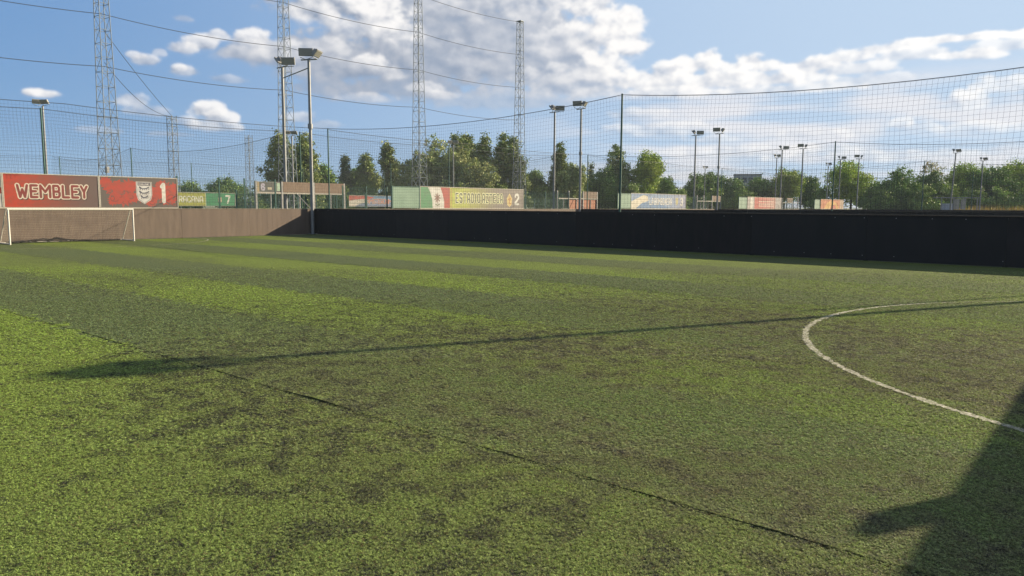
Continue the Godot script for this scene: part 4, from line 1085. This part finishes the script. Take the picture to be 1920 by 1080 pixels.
func make_tree(i: int, kind: String, at: Vector3, hgt: float, hw: float):
	var r := RandomNumberGenerator.new()
	r.seed = 1000 + i * 7
	var names := {"b": "broadleaf_tree", "p": "poplar_tree", "c": "conifer_tree", "w": "willow_tree", "r": "broadleaf_tree", "o": "broadleaf_tree", "s": "shrub"}
	var usual := {"b": "dark green broadleaf tree in the belt behind the pitches", "p": "tall narrow poplar in the row behind the banner numbered two", "w": "greyish bushy willow among the poplars", "r": "tall bright green tree at the dry grass end of the belt", "s": "low dark shrub at the foot of the trees around the shelter"}
	var grp := {"b": "broadleaf trees", "p": "poplars", "c": "conifers", "w": "willows", "r": "bright trees", "o": "open trees", "s": "shrubs"}
	var o := thing(names[kind], TREE_LABELS.get(i, usual.get(kind, "")), "shrub" if kind == "s" else "tree", at, 0.0, grp[kind])
	if kind == "p": hw *= 1.15
	if kind == "w": hw *= 1.4
	# crown lobes: centre, radii
	var lobes := []
	var low := 0.12
	if kind == "p":
		var lean := Vector3(-0.05, 0, 0.02) * hgt
		for k in 7:
			var u := k / 6.0
			var wd := hw * (1.08 - 0.62 * pow(u, 1.6)) * r.randf_range(0.85, 1.12)
			lobes.append([Vector3(r.randf_range(-0.3, 0.3) * hw, hgt * (0.16 + 0.74 * u), r.randf_range(-0.3, 0.3) * hw) + lean * u * u, Vector3(wd, hgt * 0.13, wd)])
	elif kind == "c":
		for k in 8:
			var u := k / 7.0
			var wd := hw * (1.05 - 0.92 * u)
			lobes.append([Vector3(0, hgt * (0.12 + 0.82 * u), 0), Vector3(wd, hgt * 0.09, wd)])
	else:
		var nl := 9 if kind != "s" else 6
		if kind == "o": nl = 6
		for k in nl:
			var t := TAU * k / nl + r.randf_range(-0.4, 0.4)
			var u := r.randf_range(0.25, 0.78)
			var d := hw * r.randf_range(0.35, 0.72)
			if kind == "s": u = r.randf_range(0.2, 0.6)
			lobes.append([Vector3(cos(t) * d, hgt * u, sin(t) * d), Vector3(hw * r.randf_range(0.34, 0.55), hgt * r.randf_range(0.15, 0.24), hw * r.randf_range(0.34, 0.55))])
		lobes.append([Vector3(r.randf_range(-0.2, 0.2) * hw, hgt * 0.82, 0), Vector3(hw * 0.42, hgt * 0.17, hw * 0.42)])
		lobes.append([Vector3(0, hgt * 0.5, 0), Vector3(hw * 0.6, hgt * 0.3, hw * 0.6)])
		low = 0.03 if kind == "s" else 0.1
	var base: Vector3 = {"b": Vector3(0.112, 0.168, 0.045), "p": Vector3(0.155, 0.185, 0.062), "c": Vector3(0.12, 0.145, 0.07), "w": Vector3(0.215, 0.235, 0.10), "r": Vector3(0.21, 0.26, 0.045), "o": Vector3(0.26, 0.23, 0.13), "s": Vector3(0.15, 0.20, 0.055)}[kind]
	base *= r.randf_range(1.1, 1.45)
	# trunk and limbs
	var tr := Shape.new()
	var tw := 0.022 * hgt
	tr.tube(Vector3(0, -0.1, 0), Vector3(0, hgt * 0.45, 0), tw, tw * 0.6, 8, false)
	tr.tube(Vector3(0, hgt * 0.45, 0), Vector3(lobes[-1][0].x * 0.3, hgt * 0.85, 0), tw * 0.6, tw * 0.15, 6, false)
	for l in lobes: tr.tube(Vector3(0, maxf(0.3, l[0].y * 0.62), 0), l[0], tw * 0.35, tw * 0.12, 5, false)
	part("trunk", tr.mesh(), M.bark, o)
	# leaves in clumps
	var sh := Shape.new()
	sh.colored = true
	var vol := 0.0
	for l in lobes: vol += pow(l[1].x * l[1].y * l[1].z, 0.6667)
	var total := clampi(int(vol * 1900.0), 5500, 19000)
	if kind == "s": total = mini(total, 6500)
	if kind == "o": total = 1500
	var per := 34
	for l in lobes:
		var share := pow(l[1].x * l[1].y * l[1].z, 0.6667) / vol
		var clumps := maxi(5, int(total * share / per))
		for c in clumps:
			var dir := Vector3(r.randfn(), r.randfn(), r.randfn()).normalized()
			var rr := pow(r.randf(), 0.34) * r.randf_range(0.85, 1.1)
			var mid: Vector3 = l[0] + dir * rr * l[1]
			if mid.y < low * hgt: mid.y = low * hgt + r.randf() * 0.4
			var spread := r.randf_range(0.22, 0.5) * (1.15 if kind in ["b", "r"] else 0.85)
			var tone := r.randf_range(0.65, 1.4)
			var warm := r.randf_range(-0.10, 0.10)
			for k in per:
				var p := mid + Vector3(r.randfn() * spread, r.randfn() * spread * 0.8, r.randfn() * spread)
				var u := Vector3(r.randfn(), r.randfn(), r.randfn()).normalized()
				var w := u.cross(Vector3(r.randfn(), r.randfn(), r.randfn())).normalized()
				var sz := r.randf_range(0.11, 0.22)
				var q := sh.v.size()
				var t := tone * r.randf_range(0.8, 1.2)
				var col := Color(base.x * t * (1.0 + warm), base.y * t, base.z * t)
				sh.v.append(p - u * sz); sh.v.append(p + w * sz * 0.62); sh.v.append(p + u * sz); sh.v.append(p - w * sz * 0.62)
				var nrm := (u.cross(w))
				for e in 4:
					sh.nn.append(nrm); sh.c.append(col); sh.uv.append(Vector2.ZERO)
				sh.tri(q, q + 1, q + 2); sh.tri(q, q + 2, q + 3)
	part("crown", sh.mesh(), M.leaf, o)

func make_trees():
	for i in TREES.size():
		var t = TREES[i]
		make_tree(i, t[0], W(t[1], 0, t[2]), t[3], t[4])

# ------------------------------------------------------------------ ground and far things
func sheet(s0: float, s1: float, n0: float, n1: float, y: float) -> ArrayMesh:
	var sh := Shape.new()
	sh.quad(W(s0, y, n0), W(s0, y, n1), W(s1, y, n1), W(s1, y, n0))
	return sh.mesh()

func make_ground():
	structure("ground", sheet(-1500, 1500, -1500, 1500, -0.05), M.field, "rough grass ground around the whole site", "ground")
	structure("path", sheet(-75, 4.5, -2.5, 128, -0.03), M.tarmac, "dark tarmac between and around the pitches", "path")
	for k in range(1, 5): structure("far_pitch", sheet(END, 2.2, COL * k, COL * k + 23.9, -0.012), M.far_turf, "green turf of a further pitch hidden behind its boards", "pitch")
	for k in range(0, 5): structure("far_pitch", sheet(-73.4, -37.1, COL * k, COL * k + 23.9, -0.012), M.far_turf, "green turf of a pitch in the back row", "pitch")

func make_far():
	var o := thing("office_block", "grey flat-roofed block just showing above the far trees", "building", W(-86.5, 0, 206.5), deg_to_rad(25.0))
	part("wall", box_mesh(Vector3(7.4, 10.6, 6.0)), M.concrete, o, Vector3(0, 5.3, 0))
	part("roof", box_mesh(Vector3(7.7, 0.25, 6.3)), M.frame_grey, o, Vector3(0, 10.74, 0))
	for f in 3:
		for i in 4:
			part("window", box_mesh(Vector3(1.2, 1.3, 0.06)), M.window, o, Vector3(-2.7 + 1.8 * i, 9.2 - 2.6 * f, 3.01))
	# bank of dry grass past the last pitch
	var sh := Shape.new()
	sh.colored = true
	var r := RandomNumberGenerator.new(); r.seed = 88
	for i in 9000:
		var u := r.randf()
		var v := r.randf()
		var at := W(lerpf(-25.0, -6.0, u) + 5.0 * v, 0, lerpf(140.0, 150.0, u) + 10.0 * v)
		var hgt := r.randf_range(0.9, 2.1) * (0.8 + 0.35 * sin(u * 17.0))
		var t := r.randf() * TAU
		var side := Vector3(cos(t), 0, sin(t)) * 0.05
		var tip := at + Vector3(r.randfn() * 0.2, hgt, r.randfn() * 0.2)
		var k := sh.v.size()
		var c: Color = Color(0.34, 0.20, 0.08).lerp(Color(0.26, 0.21, 0.09), r.randf()) * r.randf_range(0.7, 1.25)
		sh.v.append(at - side); sh.v.append(at + side); sh.v.append(tip)
		for e in 3:
			sh.nn.append(Vector3.UP); sh.c.append(c); sh.uv.append(Vector2.ZERO)
		sh.tri(k, k + 1, k + 2)
	var mi := part("dry_grass", sh.mesh(), M.blade, self)
	tag(mi, "strip of tall dry brown grass before the trees past the shelter", "grass", "", "stuff")

# ------------------------------------------------------------------ all of it
func _ready():
	rng.seed = 5
	var cam := Camera3D.new()
	cam.name = "camera"
	cam.position = Vector3(0, 1.583, 0)
	cam.rotation_degrees = Vector3(-6.306, YAW, 0.323)
	cam.fov = 42.38
	cam.near = 0.1
	cam.far = 4000
	add_child(cam)
	var env := Environment.new()
	env.background_mode = Environment.BG_SKY
	env.sky = make_sky()
	env.tonemap_mode = Environment.TONE_MAPPER_LINEAR
	env.tonemap_exposure = 2.6
	env.background_energy_multiplier = 0.40
	env.fog_enabled = true
	env.fog_density = 0.0002
	env.fog_light_color = Color(0.80, 0.86, 0.93)
	env.sdfgi_enabled = true
	env.ssao_enabled = true
	env.ssil_enabled = true
	var we := WorldEnvironment.new()
	we.name = "environment"
	we.environment = env
	add_child(we)
	var sun := DirectionalLight3D.new()
	sun.name = "sun"
	sun.light_color = Color(1.0, 0.93, 0.80)
	sun.light_energy = 1.6
	sun.light_angular_distance = 0.45
	sun.shadow_enabled = true
	add_child(sun)
	var up := deg_to_rad(22.3)
	var to_sun := W(0.438 * cos(up), sin(up), 0.899 * cos(up))
	sun.look_at_from_position(to_sun * 50.0, Vector3.ZERO, Vector3.UP)
	print("sky ", Time.get_ticks_msec())
	make_materials()
	make_ground()
	make_pitch()
	print("pitch ", Time.get_ticks_msec())
	make_walls()
	make_banners()
	make_goal()
	make_nets()
	print("nets ", Time.get_ticks_msec())
	make_floodlights()
	make_masts()
	make_fences()
	make_trees()
	make_far()
	print("done ", Time.get_ticks_msec())
